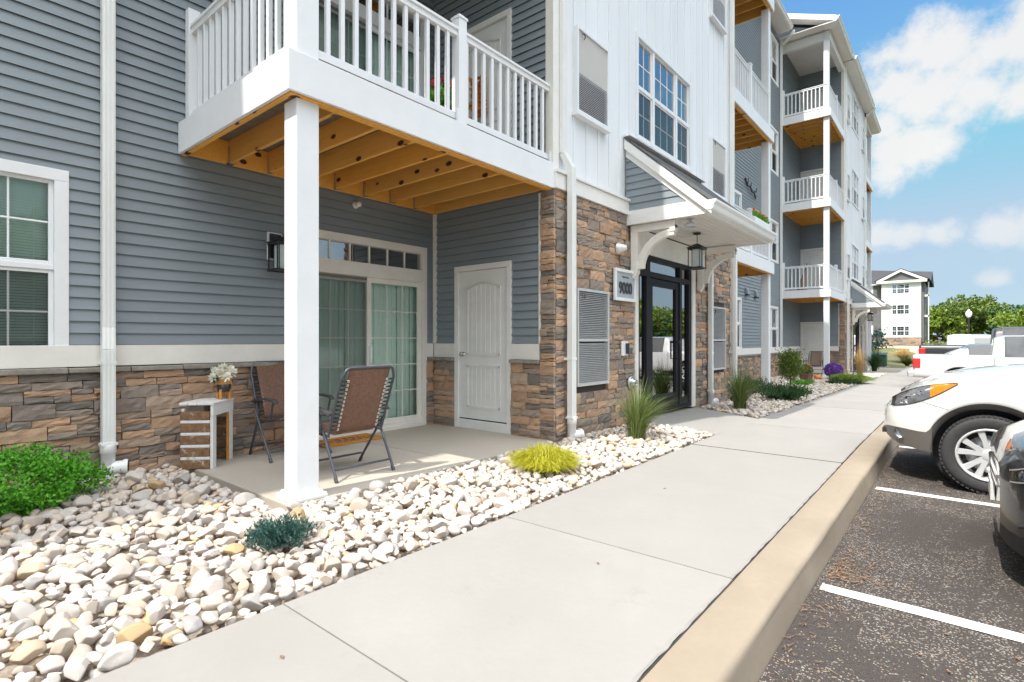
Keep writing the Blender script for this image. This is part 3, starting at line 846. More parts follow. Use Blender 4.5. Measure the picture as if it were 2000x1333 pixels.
def patio_door(fr, u0, u1, z0=0.0, detail=True):
    """Sliding glass door with a five light transom over it and vertical blinds inside."""
    f = MB(); D = -.07
    z1 = z0 + 2.62
    fr.box(f, u0, u0 + .08, z0, z1, D, .03); fr.box(f, u1 - .08, u1, z0, z1, D, .03)
    fr.box(f, u0 + .08, u1 - .08, z1 - .10, z1, D, .034); fr.box(f, u0 + .08, u1 - .08, z0 + 2.10, z0 + 2.28, D, .026)
    fr.box(f, u0 + .08, u1 - .08, z0, z0 + .05, D, .045); fr.box(f, u0 + .08, u1 - .08, z0 + .05, z0 + .085, D, .02)
    um = (u0 + u1) / 2
    panels = [(u0 + .08, um + .035, -.05), (um - .035, u1 - .08, -.02)]
    for (a, b, d) in panels:
        w = .065
        fr.box(f, a, a + w, z0 + .085, z0 + 2.10, d - .03, d); fr.box(f, b - w, b, z0 + .085, z0 + 2.10, d - .03, d)
        fr.box(f, a + w, b - w, z0 + .085, z0 + .16, d - .03, d); fr.box(f, a + w, b - w, z0 + 2.03, z0 + 2.10, d - .03, d)
        for i in range(1, 3):
            u = a + w + (b - a - 2 * w) * i / 3; fr.box(f, u - .007, u + .007, z0 + .16, z0 + 2.03, d - .02, d - .012)
        for i in range(1, 5):
            z = z0 + .16 + 1.87 * i / 5; fr.box(f, a + w, b - w, z - .007, z + .007, d - .0195, d - .0125)
    for i in range(1, 6):
        u = u0 + .08 + (u1 - u0 - .16) * i / 6; fr.box(f, u - .011, u + .011, z0 + 2.28, z1 - .10, -.05, -.02)
    o = f.build('patio_door', 'cream_trim' if detail else 'white_vinyl', BLD, bevel=.003)
    for (a, b, d) in panels:
        g = MB(); g.quad(fr.p(a + .065, z0 + .16, d - .016), fr.p(b - .065, z0 + .16, d - .016), fr.p(b - .065, z0 + 2.03, d - .016), fr.p(a + .065, z0 + 2.03, d - .016)); g.build('pane', 'slider_glass', o)
    g = MB(); g.quad(fr.p(u0 + .08, z0 + 2.28, -.035), fr.p(u1 - .08, z0 + 2.28, -.035), fr.p(u1 - .08, z1 - .10, -.035), fr.p(u0 + .08, z1 - .10, -.035)); g.build('transom_pane', 'high_glass', o)
    # screen over the fixed leaf on the left
    a, b, d = panels[0]
    g = MB(); fr.box(g, b - .04, b + .0, z0 + .09, z0 + 2.09, d + .002, d + .014)
    fr.box(g, a + .01, b - .04, z0 + 2.06, z0 + 2.09, d + .002, d + .014); fr.box(g, a + .01, b - .04, z0 + .09, z0 + .12, d + .002, d + .014)
    g.quad(fr.p(a + .01, z0 + .12, d + .008), fr.p(b - .04, z0 + .12, d + .008), fr.p(b - .04, z0 + 2.06, d + .008), fr.p(a + .01, z0 + 2.06, d + .008), 1)
    g.build('insect_screen', ['cladding_tan', 'insect_screen'], o)
    v = MB(); u = u0 + .06; r = random.Random(5); k = 0
    while u < u1 - .10:
        t = r.uniform(-.012, .012)
        v.add([fr.p(u, z0 + .06, -.16 + t), fr.p(u + .045, z0 + .06, -.148 + t), fr.p(u + .09, z0 + .06, -.165 + t), fr.p(u, z0 + 2.09, -.16 + t), fr.p(u + .045, z0 + 2.09, -.148 + t), fr.p(u + .09, z0 + 2.09, -.165 + t)], [(0, 1, 4, 3), (1, 2, 5, 4)], 0, True)
        u += .078; k += 1
    v.quad(fr.p(u0 - .1, z0, -.25), fr.p(u1 + .1, z0, -.25), fr.p(u1 + .1, z1, -.25), fr.p(u0 - .1, z1, -.25), 1)
    v.build('vertical_blind', ['blind_green', 'dark_void'], o)
    if detail:
        h = MB(); fr.box(h, um - .012, um + .012, z0 + .95, z0 + 1.17, -.018, .018); h.build('handle', 'white_vinyl', o)
    return o

def balcony(y0, y1, zb, xb=XW, xo=-3.86, open_side=-1, roofed=False, each=False, joists=True, base_z=None, side_each=False):
    """Deck with white fascia, joists, railing and a corner post. open_side: the end away from the block."""
    ys = y0 if open_side < 0 else y1                                   # open end
    yb = y1 if open_side < 0 else y0                                   # end at the block
    sg = 1 if open_side < 0 else -1
    zt = zb + .31
    f = MB()
    f.box(xo - .03, xo, min(ys, yb), max(ys, yb), zb, zt)                               # front fascia
    f.box(xb + .02, xo - .03, ys, ys + sg * .03, zb, zt)                                # side fascia
    o = f.build('balcony', 'white_vinyl', BLD, bevel=.003)
    d = MB(); n = int((xo - xb) / .145)
    for i in range(n):
        a = xb + .02 + (xo - .05 - xb) * i / n; d.box(a, a + (xo - .05 - xb) / n - .008, min(ys + sg * .032, yb), max(ys + sg * .032, yb), zt - .055, zt - .028)
    d.box(xb + .02, xo - .05, min(ys + sg * .032, yb), max(ys + sg * .032, yb), zt - .027, zt - .02)
    d.build('deck', 'deck_board', o)
    if joists:
        lo, hi = zb - .012, zt - .058
        def jo(name, *b):
            m = MB(); m.box(*b); q = m.build(name, 'lumber', o, bevel=.004); return q
        jo('beam', xo - .115, xo - .035, min(ys + sg * .035, yb), max(ys + sg * .035, yb), lo, hi)
        jo('ledger', xb + .02, xb + .06, min(ys + sg * .075, yb), max(ys + sg * .075, yb), lo + .02, hi)
        jo('rim_joist', xb + .02, xo - .118, min(ys + sg * .035, ys + sg * .073), max(ys + sg * .035, ys + sg * .073), lo, hi)
        yy = ys + sg * .49
        while (yb - yy) * sg > .05:
            jo('joist', xb + .063, xo - .118, yy - .019, yy + .019, lo + .025, hi)
            for xx in ((xb + .064, xo - .158) if each else ()):
                g = MB()
                g.box(xx, xx + .04, yy - .024, yy - .0195, lo + .02, hi - .06); g.box(xx, xx + .04, yy + .0195, yy + .024, lo + .02, hi - .06); g.box(xx, xx + .04, yy - .024, yy + .024, lo + .019, lo + .0245); g.build('joist_hanger', 'galvanised', o)
            yy += sg * .425
        jo('end_joist', xb + .063, xo - .118, min(yb - sg * .045, yb - sg * .005), max(yb - sg * .045, yb - sg * .005), lo + .02, hi)
    # railing
    rx = xo - .11; ry = ys + sg * .12
    zr0, zr1 = zt + .06, zt + 1.0
    r = MB()
    def rail(a, b):
        a, b = Vector(a), Vector(b); u = (b - a); L = u.length; u.normalize(); s = Vector((-u.y, u.x, 0)); c = (a + b) / 2
        r.obox(c + Vector((0, 0, zr1 - .055)), u, s, (0, 0, 1), L / 2, .028, .03)
        r.obox(c + Vector((0, 0, zr1 - .015)), u, s, (0, 0, 1), L / 2, .045, .0135)
        r.obox(c + Vector((0, 0, zr0 + .035)), u, s, (0, 0, 1), L / 2, .024, .035)
    rail((rx, ry, 0), (rx, yb, 0)); rail((xb + .10, ry, 0), (rx, ry, 0))
    ym = ys + sg * 1.9
    r.box(rx - .055, rx + .055, ym - .055, ym + .055, zt - .02, zr1 + .1); r.box(rx - .065, rx + .065, ym - .065, ym + .065, zr1 + .101, zr1 + .125); r.box(rx - .04, rx + .04, ym - .04, ym + .04, zr1 + .126, zr1 + .15)
    r.box(xb + .02, xb + .11, ry - .055, ry + .055, zt - .02, zr1 + .17)
    r.box(rx - .04, rx + .05, yb - sg * .01 - .004, yb + sg * .03 + .004, zr1 - .11, zr1 + .02)
    for q in (ym - sg * .07, yb - sg * .03): r.box(rx + .03, rx + .06, q - .015, q + .015, zt - .0, zr0 + .1)
    bal = []
    L = abs(yb - ry); n = int(L / .13)
    for i in range(1, n):
        y = ry + sg * L * i / n
        if abs(y - ym) > .075: bal.append((rx, y, True))
    L2 = rx - xb - .1; n = int(L2 / .143)
    for i in range(1, n): bal.append((xb + .1 + L2 * i / n, ry, False))
    for (x, y, front) in bal:
        if each or (side_each and not front):
            m = MB(); m.box(x - .019, x + .019, y - .019, y + .019, zr0 + .06, zr1 - .08); m.build('baluster', 'white_vinyl', o, bevel=.003)
        else: r.box(x - .019, x + .019, y - .019, y + .019, zr0 + .06, zr1 - .08)
    r.build('railing', 'white_vinyl', o, bevel=.003)
    return o

def post(y, z0, z1, x=-4.025, base=False):
    m = MB(); w = .095
    m.box(x - w, x + w, y - w, y + w, z0, z1)
    if base:
        m.box(x - w - .05, x + w + .05, y - w - .05, y + w + .05, z0 + .002, z0 + .028)
        m.prism([(x - w - .045, y - w - .045, z0 + .029), (x + w + .045, y - w - .045, z0 + .029), (x + w + .045, y + w + .045, z0 + .029), (x - w - .045, y + w + .045, z0 + .029)], (0, 0, .012))
        m.box(x - w - .022, x + w + .022, y - w - .022, y + w + .022, z0 + .042, z0 + .062)
    return m.build('porch_post', 'white_vinyl', BLD, bevel=.005)

def bracket(y0, y1, z1, parent, h=.72, l=.70):
    """Curved timber-look knee brace against the wall under the canopy."""
    x = XF + .065; m = MB()
    m.box(x, x + .11, y0, y1, z1 - h, z1 - .11); m.box(x, x + l, y0, y1, z1 - .11, z1)
    m.prism([(x, y0, z1 - h), (x, y0, z1 - h - .04), (x + .05, y0, z1 - h - .09), (x + .09, y0, z1 - h - .03), (x + .11, y0, z1 - h)], (0, y1 - y0, 0))
    m.box(x + l - .08, x + l, y0 - .003, y1 + .003, z1 - .16, z1 - .06)
    n = 12; ro, ri = l * .84, l * .84 - .11; cx, cz = x + l - .02, z1 - h + .06
    out = [(cx - ro * math.cos(t * math.pi / 2 / n), y0 + .008, cz + (ro * .93) * math.sin(t * math.pi / 2 / n)) for t in range(n + 1)]
    inn = [(cx - ri * math.cos(t * math.pi / 2 / n), y0 + .008, cz + (ri * .93) * math.sin(t * math.pi / 2 / n)) for t in range(n + 1)]
    for i in range(n): m.prism([out[i], out[i + 1], inn[i + 1], inn[i]], (0, y1 - y0 - .016, 0))
    return m.build('bracket', 'cream_trim', parent, bevel=.005)

def canopy(y0, y1, dz=0.0, full=True):
    """Shed canopy over an entrance: boxed ends with siding, rake boards, shingles, gutter, planked ceiling, brackets."""
    zt, xo = 4.27 + dz, -2.66; z0 = 2.99 + dz
    f = MB()
    for (a, b) in ((y0, y0 + .045), (y1 - .045, y1)):
        f.box(XF + .02, xo + .0, a, b, z0, z0 + .21)
        f.prism([(XF + .02, a - .004, zt - .24), (XF + .02, a - .004, zt), (xo + .06, a - .004, z0 + .125), (xo + .06, a - .004, z0 - .0), (xo - .10, a - .004, z0 + .06)], (0, b - a + .008, 0))
        f.prism([(XF + .02, a - .05 if a == y0 else b + .0045, zt - .13), (XF + .02, a - .05 if a == y0 else b + .0045, zt + .02), (xo + .085, a - .05 if a == y0 else b + .0045, z0 + .128), (xo + .085, a - .05 if a == y0 else b + .0045, z0 - .02)], (0, .0455, 0))
    f.box(xo, xo + .03, y0 + .046, y1 - .046, z0 - .003, z0 + .21)
    f.box(XF + .02, XF + .075, y0 + .16, y1 - .16, z0 - .36, z0 - .004)
    o = f.build('entrance_canopy', 'white_paint', BLD, bevel=.004)
    s = MB()
    for a in (y0 + .022, y1 - .022):
        s = MB()
        fr = Frame((0, a, 0), (1, 0, 0), (0, -1, 0)) if a < (y0 + y1) / 2 else Frame((0, a, 0), (1, 0, 0), (0, 1, 0))
        z = z0 + .21; st = .107
        while z < zt - .2:
            xr = XF + .02 + (zt - .15 - z) / (zt - .15 - z0 - .1) * (xo - XF - .1)
            q = min(z + st, zt - .15); xr2 = XF + .02 + max(0, (zt - .15 - q)) / (zt - .15 - z0 - .1) * (xo - XF - .1)
            s.add([fr.p(XF + .02, z, .019), fr.p(xr, z, .019), fr.p(xr2, q, .003), fr.p(XF + .02, q, .003)], [(0, 1, 2, 3)])
            s.add([fr.p(XF + .02, z, 0), fr.p(xr, z, 0), fr.p(xr, z, .019), fr.p(XF + .02, z, .019)], [(0, 1, 2, 3)])
            z += st
        s.build('side_siding', 'siding_blue', o)
    c = MB(); n = 14
    for i in range(n):
        a = XF + .05 + (xo - XF - .06) * i / n; b = XF + .05 + (xo - XF - .06) * (i + 1) / n
        c.box(a + .004, b - .004, y0 + .05, y1 - .05, z0 + .02, z0 + .035)
    c.box(XF + .05, xo - .001, y0 + .05, y1 - .05, z0 + .036, z0 + .045, 1)
    c.build('ceiling', ['soffit', 'shadow_gap'], o, bevel=.003)
    r = MB()
    r.prism([(XF + .02, y0 - .055, zt + .025), (xo + .09, y0 - .055, z0 + .132), (xo + .09, y0 - .055, z0 + .157), (XF + .02, y0 - .055, zt + .052)], (0, y1 - y0 + .11, 0))
    r.build('roof', 'shingle', o)
    fl = MB(); fl.box(XF + .02, XF + .05, y0 - .05, y1 + .05, zt + .06, zt + .085); fl.box(XF + .0205, XF + .12, y0 - .05, y1 + .05, zt + .053, zt + .0595); fl.build('flashing', 'white_paint', o)
    g = MB(); prof = [(xo + .032, z0 + .075), (xo + .10, z0 + .075), (xo + .115, z0 + .1), (xo + .12, z0 + .14), (xo + .155, z0 + .175), (xo + .155, z0 + .205), (xo + .032, z0 + .205)]
    prof = [(x, z - .035) for x, z in prof]
    g.prism([(x, y0 - .06, z) for x, z in prof], (0, y1 - y0 + .12, 0)); g.build('gutter', 'gutter_white', o)
    bracket(y0 + .07, y0 + .17, z0 - .003, o); bracket(y1 - .27, y1 - .17, z0 - .003, o)
    return o

def entrance(y0, dz=0.0, zf=.03):
    """Storefront entrance: dark frame, door leaf, sidelights, transoms, dim lobby behind."""
    x = XF + .0; fr = Frame((x, y0, dz), (0, 1, 0), (1, 0, 0)); f = MB()
    W = 2.18; H = 2.64
    for (a, b) in ((0, .06), (.30, .44), (1.64, 1.74), (2.06, W)): fr.box(f, a, b, zf, H, -.05, .05)
    fr.box(f, .06, 2.06, H - .09, H, -.05, .0485); fr.box(f, .06, 2.06, 2.28, 2.37, -.05, .0525); fr.box(f, .06, 2.06, zf, zf + .06, -.05, .055)
    fr.box(f, .06, .30, zf + .06, zf + .18, -.04, .04); fr.box(f, 1.74, 2.06, zf + .06, zf + .18, -.04, .04)
    o = f.build('entrance_door', 'bronze_frame', BLD, bevel=.004)
    l = MB()
    fr.box(l, .45, .57, zf + .065, 2.27, -.03, .03); fr.box(l, 1.51, 1.63, zf + .065, 2.27, -.03, .03); fr.box(l, .57, 1.51, 2.15, 2.27, -.03, .029); fr.box(l, .57, 1.51, zf + .065, zf + .30, -.03, .029)
    l.build('door_leaf', 'bronze_frame', o, bevel=.003)
    g = MB(); g.quad(fr.p(.57, zf + .30), fr.p(1.51, zf + .30), fr.p(1.51, 2.15), fr.p(.57, 2.15)); g.build('door_pane', 'door_glass', o)
    for (a, b, p, q) in ((.06, .30, zf + .18, 2.28), (1.74, 2.06, zf + .18, 2.28), (.06, .30, 2.37, H - .09), (.44, 1.64, 2.37, H - .09), (1.74, 2.06, 2.37, H - .09)):
        g = MB(); g.quad(fr.p(a, p, .004), fr.p(b, p, .004), fr.p(b, q, .004), fr.p(a, q, .004)); g.build('sidelight_pane' if q < 2.3 else 'transom_pane', 'door_glass', o)
    h = MB(); h.tube([fr.p(1.56, .92, .03), fr.p(1.56, .92, .085), fr.p(1.56, 1.22, .085), fr.p(1.56, 1.22, .03)], .014, 8); fr.box(h, 1.53, 1.59, 1.2, 1.24, .03, .09); h.build('pull_handle', 'black_metal', o)
    b = MB()
    b.quad(fr.p(-.3, 0, -2.0), fr.p(W + .3, 0, -2.0), fr.p(W + .3, 2.9, -2.0), fr.p(-.3, 2.9, -2.0)); b.quad(fr.p(-.3, .0, 0), fr.p(W + .3, 0, 0), fr.p(W + .3, .0, -2), fr.p(-.3, .0, -2))
    for u in (-.3, W + .3): b.quad(fr.p(u, 0, -.05), fr.p(u, 0, -2), fr.p(u, 2.9, -2), fr.p(u, 2.9, -.05))
    b.quad(fr.p(-.3, 2.9, -.05), fr.p(W + .3, 2.9, -.05), fr.p(W + .3, 2.9, -2), fr.p(-.3, 2.9, -2)); b.build('lobby', 'lobby_wall', o)
    t = MB(); e = Frame((XF, y0, dz), (0, 1, 0), (1, 0, 0))
    e.box(t, -.11, -.003, zf - .03, 2.62, -.06, .064); e.box(t, W + .003, W + .16, zf - .03, 2.62, -.06, .072); e.box(t, -.003, W + .003, 2.643, 2.70, -.06, .066)
    t.build('door_casing', 'cream_trim', o, bevel=.006)
    return o

def block(dy, dz, detail):
    """Projecting block: stone ground floor, white boards above, entrance, windows, louvers."""
    ya, ye = 5.50 + dy, 12.25 + dy
    fr = Frame((XF, 0, dz), (0, 1, 0), (1, 0, 0))
    L0 = (5.95 + dy, 6.78 + dy); L1 = (10.95 + dy, 11.78 + dy); Wn = (7.72 + dy, 9.96 + dy)
    ed = (7.60 + dy, 10.10 + dy)
    for (a, e, L, sd_) in ((ya, ed[0], L0, 21), (ed[1], ye, L1, 22)):
        s = MB(); stones(s, fr, a, e, -.10, 3.14, [(L[0] - .005, L[1] + .005, .635, 1.945)], 0, seed=int(sd_ + dy), fine=detail, scale=1.0 if detail else 1.3)
        s.build('stone_veneer', ['stone', 'mortar_gap'], BLD)
    holes = []
    for k in range(3):
        z = PITCH * k
        holes += [(Wn[0] + .05, Wn[1] - .05, z + 4.47, z + 6.05), (L0[0] + .02, L0[1] - .02, z + 4.25, z + 5.38), (L1[0] + .02, L1[1] - .02, z + 4.25, z + 5.38)]
    b = MB(); battens(b, fr, ya, ye, 3.38, ZR, holes); b.build('white_board_wall', 'white_board', BLD)
    t = MB(); fr.box(t, ya - .03, ye, 3.145, 3.335, .0, .075); fr.box(t, ya - .035, ye, 3.338, 3.375, .0, .10)
    fr.box(t, ya - .02, ya + .10, 3.377, ZR, 0, .024); fr.box(t, ye - .10, ye + .02, 3.377, ZR, 0, .024)
    fr.box(t, ye - .09, ye + .02, .0, 3.14, 0, .09)
    t.build('trim_board', 'white_paint', BLD, bevel=.004)
    for k in range(3):
        z = PITCH * k
        if k == 0 or not detail or k == 1:
            window(fr, Wn[0], Wn[1], z + 4.42, z + 6.10, cols=(.62, 1.0, .62), mid=.5, muntin=[(1, 1), (2, 1), (1, 1)], casing=.07, lower_muntin=True)
        louver(fr, L0[0], L0[1], z + 4.25, z + 5.38, .47, True); louver(fr, L1[0], L1[1], z + 4.25, z + 5.38, .47, True)
        if not detail and k == 0: pass
    louver(fr, L0[0], L0[1], .64, 1.94, .47); louver(fr, L1[0], L1[1], .64, 1.94, .47)
    # return walls of the block, facing both ways
    for (yy, fy, us) in ((ya, Frame((0, ya, dz), (1, 0, 0), (0, -1, 0)), 1), (ye, Frame((0, ye, dz), (1, 0, 0), (0, 1, 0)), 0)):
        rw = MB(); hs = [(-5.632, -4.558, -1, 2.31)] + [(-5.632, -4.558, 3.3 + PITCH * k, 5.66 + PITCH * k) for k in range(3)] if us else []
        fx = -4.09
        clapboard(rw, fy, XW, fx, 1.21, 3.40, hs); clapboard(rw, fy, XW, XF - .10, 3.40, ZR, hs)
        rw.build('side_wall', 'siding_blue', BLD)
        if us or detail:
            for (a, b) in free_spans(XW + .03, -4.0701, .1, .2, hs):
                st = MB(); stones(st, fy, a, b, -.12, .95, [], 0, seed=int(31 + dy + a), fine=detail); st.build('stone_veneer', ['stone', 'mortar_gap'], BLD)
            st = MB(); stones(st, fy, -4.07, XF + .045, -.12, 3.14, [], 0, seed=int(37 + dy), fine=detail, scale=.8)
            st.build('stone_veneer', ['stone', 'mortar_gap'], BLD)
            for (a, b) in free_spans(XW + .03, -4.075, .95, 1.0, hs):
                lg = MB(); fy.box(lg, a, b, .952, .995, .0, .085); lg.build('stone_ledge', 'ledge_stone', BLD, bevel=.008)
            tb = MB()
            for (a, b) in free_spans(XW + .04, -4.09, 1.0, 1.2, hs): fy.box(tb, a, b, .999, 1.205, .0, .035)
            fy.box(tb, XF - .10, XF + .02, 3.40, ZR, .0, .024); fy.box(tb, -4.105, -4.07, 1.206, 3.12, .0, .03)
            fy.box(tb, XW + .025, XW + .075, 1.206, 3.14, .0, .05)
            tb.build('trim_board', 'cream_trim', BLD, bevel=.003)
            if us:
                storage_door(fy, -5.63, -4.56)
                for k in range(3): storage_door(fy, -5.63, -4.56, 3.38 + PITCH * k, 5.66 + PITCH * k, detail and k == 0)
    entrance(7.72 + dy, dz); canopy(7.37 + dy, 10.42 + dy, dz)

def gable_roof_porch(y0, y1, zs, open_y):
    """Top of a balcony stack: header beams, ceiling, eave and gutter, and the raked end with its siding triangle."""
    m = MB()
    m.box(-4.10, -3.90, y0, y1, zs - .32, zs - .02); m.box(XW + .02, -4.11, open_y - .08, open_y + .10, zs - .32, zs - .02)
    m.build('header_beam', 'white_paint', BLD, bevel=.004)
    c = MB(); c.box(XW + .02, -3.91, y0 + .0, y1, zs - .018, zs + .005); c.build('porch_ceiling', 'soffit', BLD)

def roof_run(y0, y1, xe, zs, rake_lo=False):
    """Eave with soffit, fascia and gutter, and the dark shingled slope behind it."""
    m = MB(); m.box(xe - 2.6, xe, y0, y1, zs + .006, zs + .03); m.box(xe - .025, xe, y0, y1, zs + .031, zs + .16); o = m.build('eave', 'soffit', BLD)
    g = MB(); prof = [(0, 0), (.06, 0), (.08, .03), (.085, .07), (.12, .1), (.12, .125), (0, .125)]
    g.prism([(xe + .002 + x, y0 - .02, zs + .045 + z) for x, z in prof], (0, y1 - y0 + .04, 0)); g.build('gutter', 'gutter_white', o)
    r = MB(); run = 8.0; rise = run * 5 / 12
    r.prism([(xe + .03, y0, zs + .175), (xe - run, y0, zs + .175 + rise), (xe - run, y0, zs + .20 + rise), (xe + .03, y0, zs + .20)], (0, y1 - y0, 0)); r.build('roof', 'roof_dark', o)
    if rake_lo:
        k = MB()
        k.prism([(xe + .02, y0 - .04, zs - .02), (xe + .02, y0 - .04, zs + .19), (xe - 2.5, y0 - .04, zs + .19 + 2.52 * 5 / 12), (xe - 2.5, y0 - .04, zs - .02 + 2.52 * 5 / 12)], (0, .035, 0))
        k.prism([(xe - .45, y0 - .035, zs + .0), (xe + .02, y0 - .035, zs + .0), (xe + .02, y0 - .035, zs - .021), (xe - .45, y0 - .035, zs - .021)], (0, .5, 0))
        k.build('rake_board', 'white_paint', o)
        v = MB(); v.prism([(xe - .02, y0 - .004, zs + .01), (xe - .02, y0 - .004, zs + .03), (xe - 2.5, y0 - .004, zs + 1.06), (xe - 2.5, y0 - .004, zs + 1.04)], (0, .49, 0)); v.build('rake_soffit', 'soffit', o)
        t = MB(); fy = plane_y(y0 + .45); z = zs
        while z < zs + .95:
            x1 = xe - .35 - (z - zs) * 12 / 5
            if x1 < xe - 2.4: break
            t.add([fy.p(xe - 2.5, z, .02), fy.p(x1, z, .02), fy.p(x1 - .257, z + .107, .004), fy.p(xe - 2.5, z + .107, .004)], [(0, 1, 2, 3)]); z += .107
        t.build('gable_siding', 'siding_blue', o)

def main_wall():
    fr = plane_x(XW)
    # left stretch, with the bedroom window and the patio door
    holes = [(.20, 1.10, 1.07, 2.70), (3.45, 5.27, -1, 2.56)] + [(3.45, 5.27, 3.4 + PITCH * k, 5.98 + PITCH * k) for k in range(3)] + [(.20, 1.10, 1.07 + PITCH * k, 2.70 + PITCH * k) for k in range(1, 4)]
    m = MB(); clapboard(m, fr, -12, 5.48, 1.21, ZR, holes); m.build('siding_wall', 'siding_blue', BLD)
    for (a, e, sd_) in ((-3.0, 3.40, 4), (5.32, 5.46, 5)):
        s = MB(); stones(s, fr, a, e, -.10, .955, [], 0, seed=sd_, fine=True); s.build('stone_veneer', ['stone', 'mortar_gap'], BLD)
    lg = MB(); y = -3.0; r = random.Random(2)
    while y < 3.39:
        e = min(y + r.uniform(.42, .5), 3.39); fr.box(lg, y + .002, e - .002, .957, 1.005 + r.uniform(-.003, .003), 0, .088 + r.uniform(-.004, .004)); y = e
    lg.build('stone_ledge', 'ledge_stone', BLD, bevel=.010)
    lg = MB(); fr.box(lg, 5.335, 5.42, .957, 1.003, 0, .085); lg.build('stone_ledge', 'ledge_stone', BLD)
    t = MB(); fr.box(t, -12, 3.365, 1.012, 1.205, 0, .035); fr.box(t, 5.335, 5.46, 1.0, 1.205, 0, .035); t.build('trim_board', 'cream_trim', BLD, bevel=.003)
    window(fr, .12, 1.16, 1.03, 2.75, muntin=(2, 1), glassm='window_glass', behind='blind_white', casing=.10, slats=True)
    for k in range(1, 4): window(fr, .12, 1.16, 1.03 + PITCH * k, 2.75 + PITCH * k, muntin=(2, 1))
    patio_door(fr, 3.38, 5.34)
    patio_door(fr, 3.38, 5.34, 3.42, detail=False)
    # wall behind the second balcony and on to the far wing
    fr2 = plane_x(-5.65)
    win = [(17.2, 18.9, .92, 2.68), (17.2, 18.9, 4.5, 6.2), (17.2, 18.9, 8.1, 9.8), (21.9, 23.72, .82, 2.60), (21.9, 23.72, 4.35, 6.02), (21.9, 23.72, 7.88, 9.68), (21.9, 23.72, 11.5, 13.3)]
    m = MB(); clapboard(m, fr2, 12.3, 27.65, .98, ZR - .1, [(a + .05, b - .05, c + .05, d - .05) for a, b, c, d in win], step=.113); m.build('siding_wall', 'siding_blue', BLD)
    s = MB(); stones(s, fr2, 12.3, 27.6, -.35, .70, [], 0, seed=14, fine=False, scale=1.0); s.build('stone_veneer', ['stone', 'mortar_gap'], BLD)
    t = MB(); fr2.box(t, 12.3, 27.6, .76, .975, 0, .035); fr2.box(t, 24.2, 24.32, .98, ZR - .3, 0, .03); t.build('trim_board', 'white_paint', BLD)
    lg = MB(); fr2.box(lg, 12.3, 27.6, .703, .755, 0, .085); lg.build('stone_ledge', 'ledge_stone', BLD)
    for (a, b, c, d) in win:
        if a > 20: window(fr2, a, b, c, d, cols=(1, 1), muntin=(1, 0), glassm='high_glass', behind='blind_green' if c < 7 else 'curtain_dim', casing=.09, lower_muntin=False)
        else: window(fr2, a, b, c, d, muntin=(0, 0), glassm='high_glass', casing=.09)
    # mass of the building behind the fronts
    c = MB(); c.box(-20, XW - .32, -12, 39, -.4, ZR); c.box(XW - .31, -5.95, -12, -11.9, 0, ZR); c.build('core_wall', 'siding_blue', BLD)

main_wall()
block(0, 0, True)
DY, DZ = 22.2, -.22
block(DY, DZ, False)
# balconies of the near block
balcony(2.03, 5.50, 3.14, each=True)
for k in (1, 2): balcony(2.03, 5.50, 3.14 + PITCH * k, joists=(k == 1))
post(2.225, 0.0, 3.13, base=True)
for k in range(3): post(2.225, 3.45 + PITCH * k, 3.13 + PITCH * (k + 1) if k < 2 else ZR - .32)
for k in range(3): balcony(12.27, 15.85, 3.05 + (PITCH - .02) * k, xb=-5.65, open_side=1, joists=True)
post(15.65, -.085, 3.04, base=True)
for k in range(3): post(15.65, 3.36 + (PITCH - .02) * k, 3.04 + (PITCH - .02) * (k + 1) if k < 2 else ZR - .32)
# balconies of the far wing
for k in range(3): balcony(2.03 + DY, 5.50 + DY, 2.97 + (PITCH - .03) * k, xb=-5.65, joists=True, side_each=True)
post(2.225 + DY, -.215, 2.96, base=True)
for k in range(3): post(2.225 + DY, 3.28 + (PITCH - .03) * k, 2.96 + (PITCH - .03) * (k + 1) if k < 2 else 13.2)
for k in range(3): balcony(34.47, 37.9, 2.85 + (PITCH - .03) * k, xb=-5.65, open_side=1, joists=True)
post(37.7, -.38, 2.84)
for k in range(3): post(37.7, 3.16 + (PITCH - .03) * k, 2.84 + (PITCH - .03) * (k + 1) if k < 2 else 13.2)
gable_roof_porch(2.03, 5.48, ZR, 2.2); gable_roof_porch(12.3, 15.8, ZR, 15.6); gable_roof_porch(2.1 + DY, 5.48 + DY, ZR - .2, 2.2 + DY); gable_roof_porch(34.5, 37.8, ZR - .2, 37.6)
roof_run(-12, 2.0, -5.58, ZR); roof_run(1.8, 5.3, -3.62, ZR, True); roof_run(5.3, 12.4, -3.58, ZR); roof_run(12.4, 16.1, -3.66, ZR)
roof_run(16.1, 23.75, -5.2, ZR); roof_run(23.8, 27.65, -3.6, ZR - .16, True); roof_run(27.6, 34.5, -3.5, ZR - .2); roof_run(34.5, 38.2, -3.6, ZR - .24)

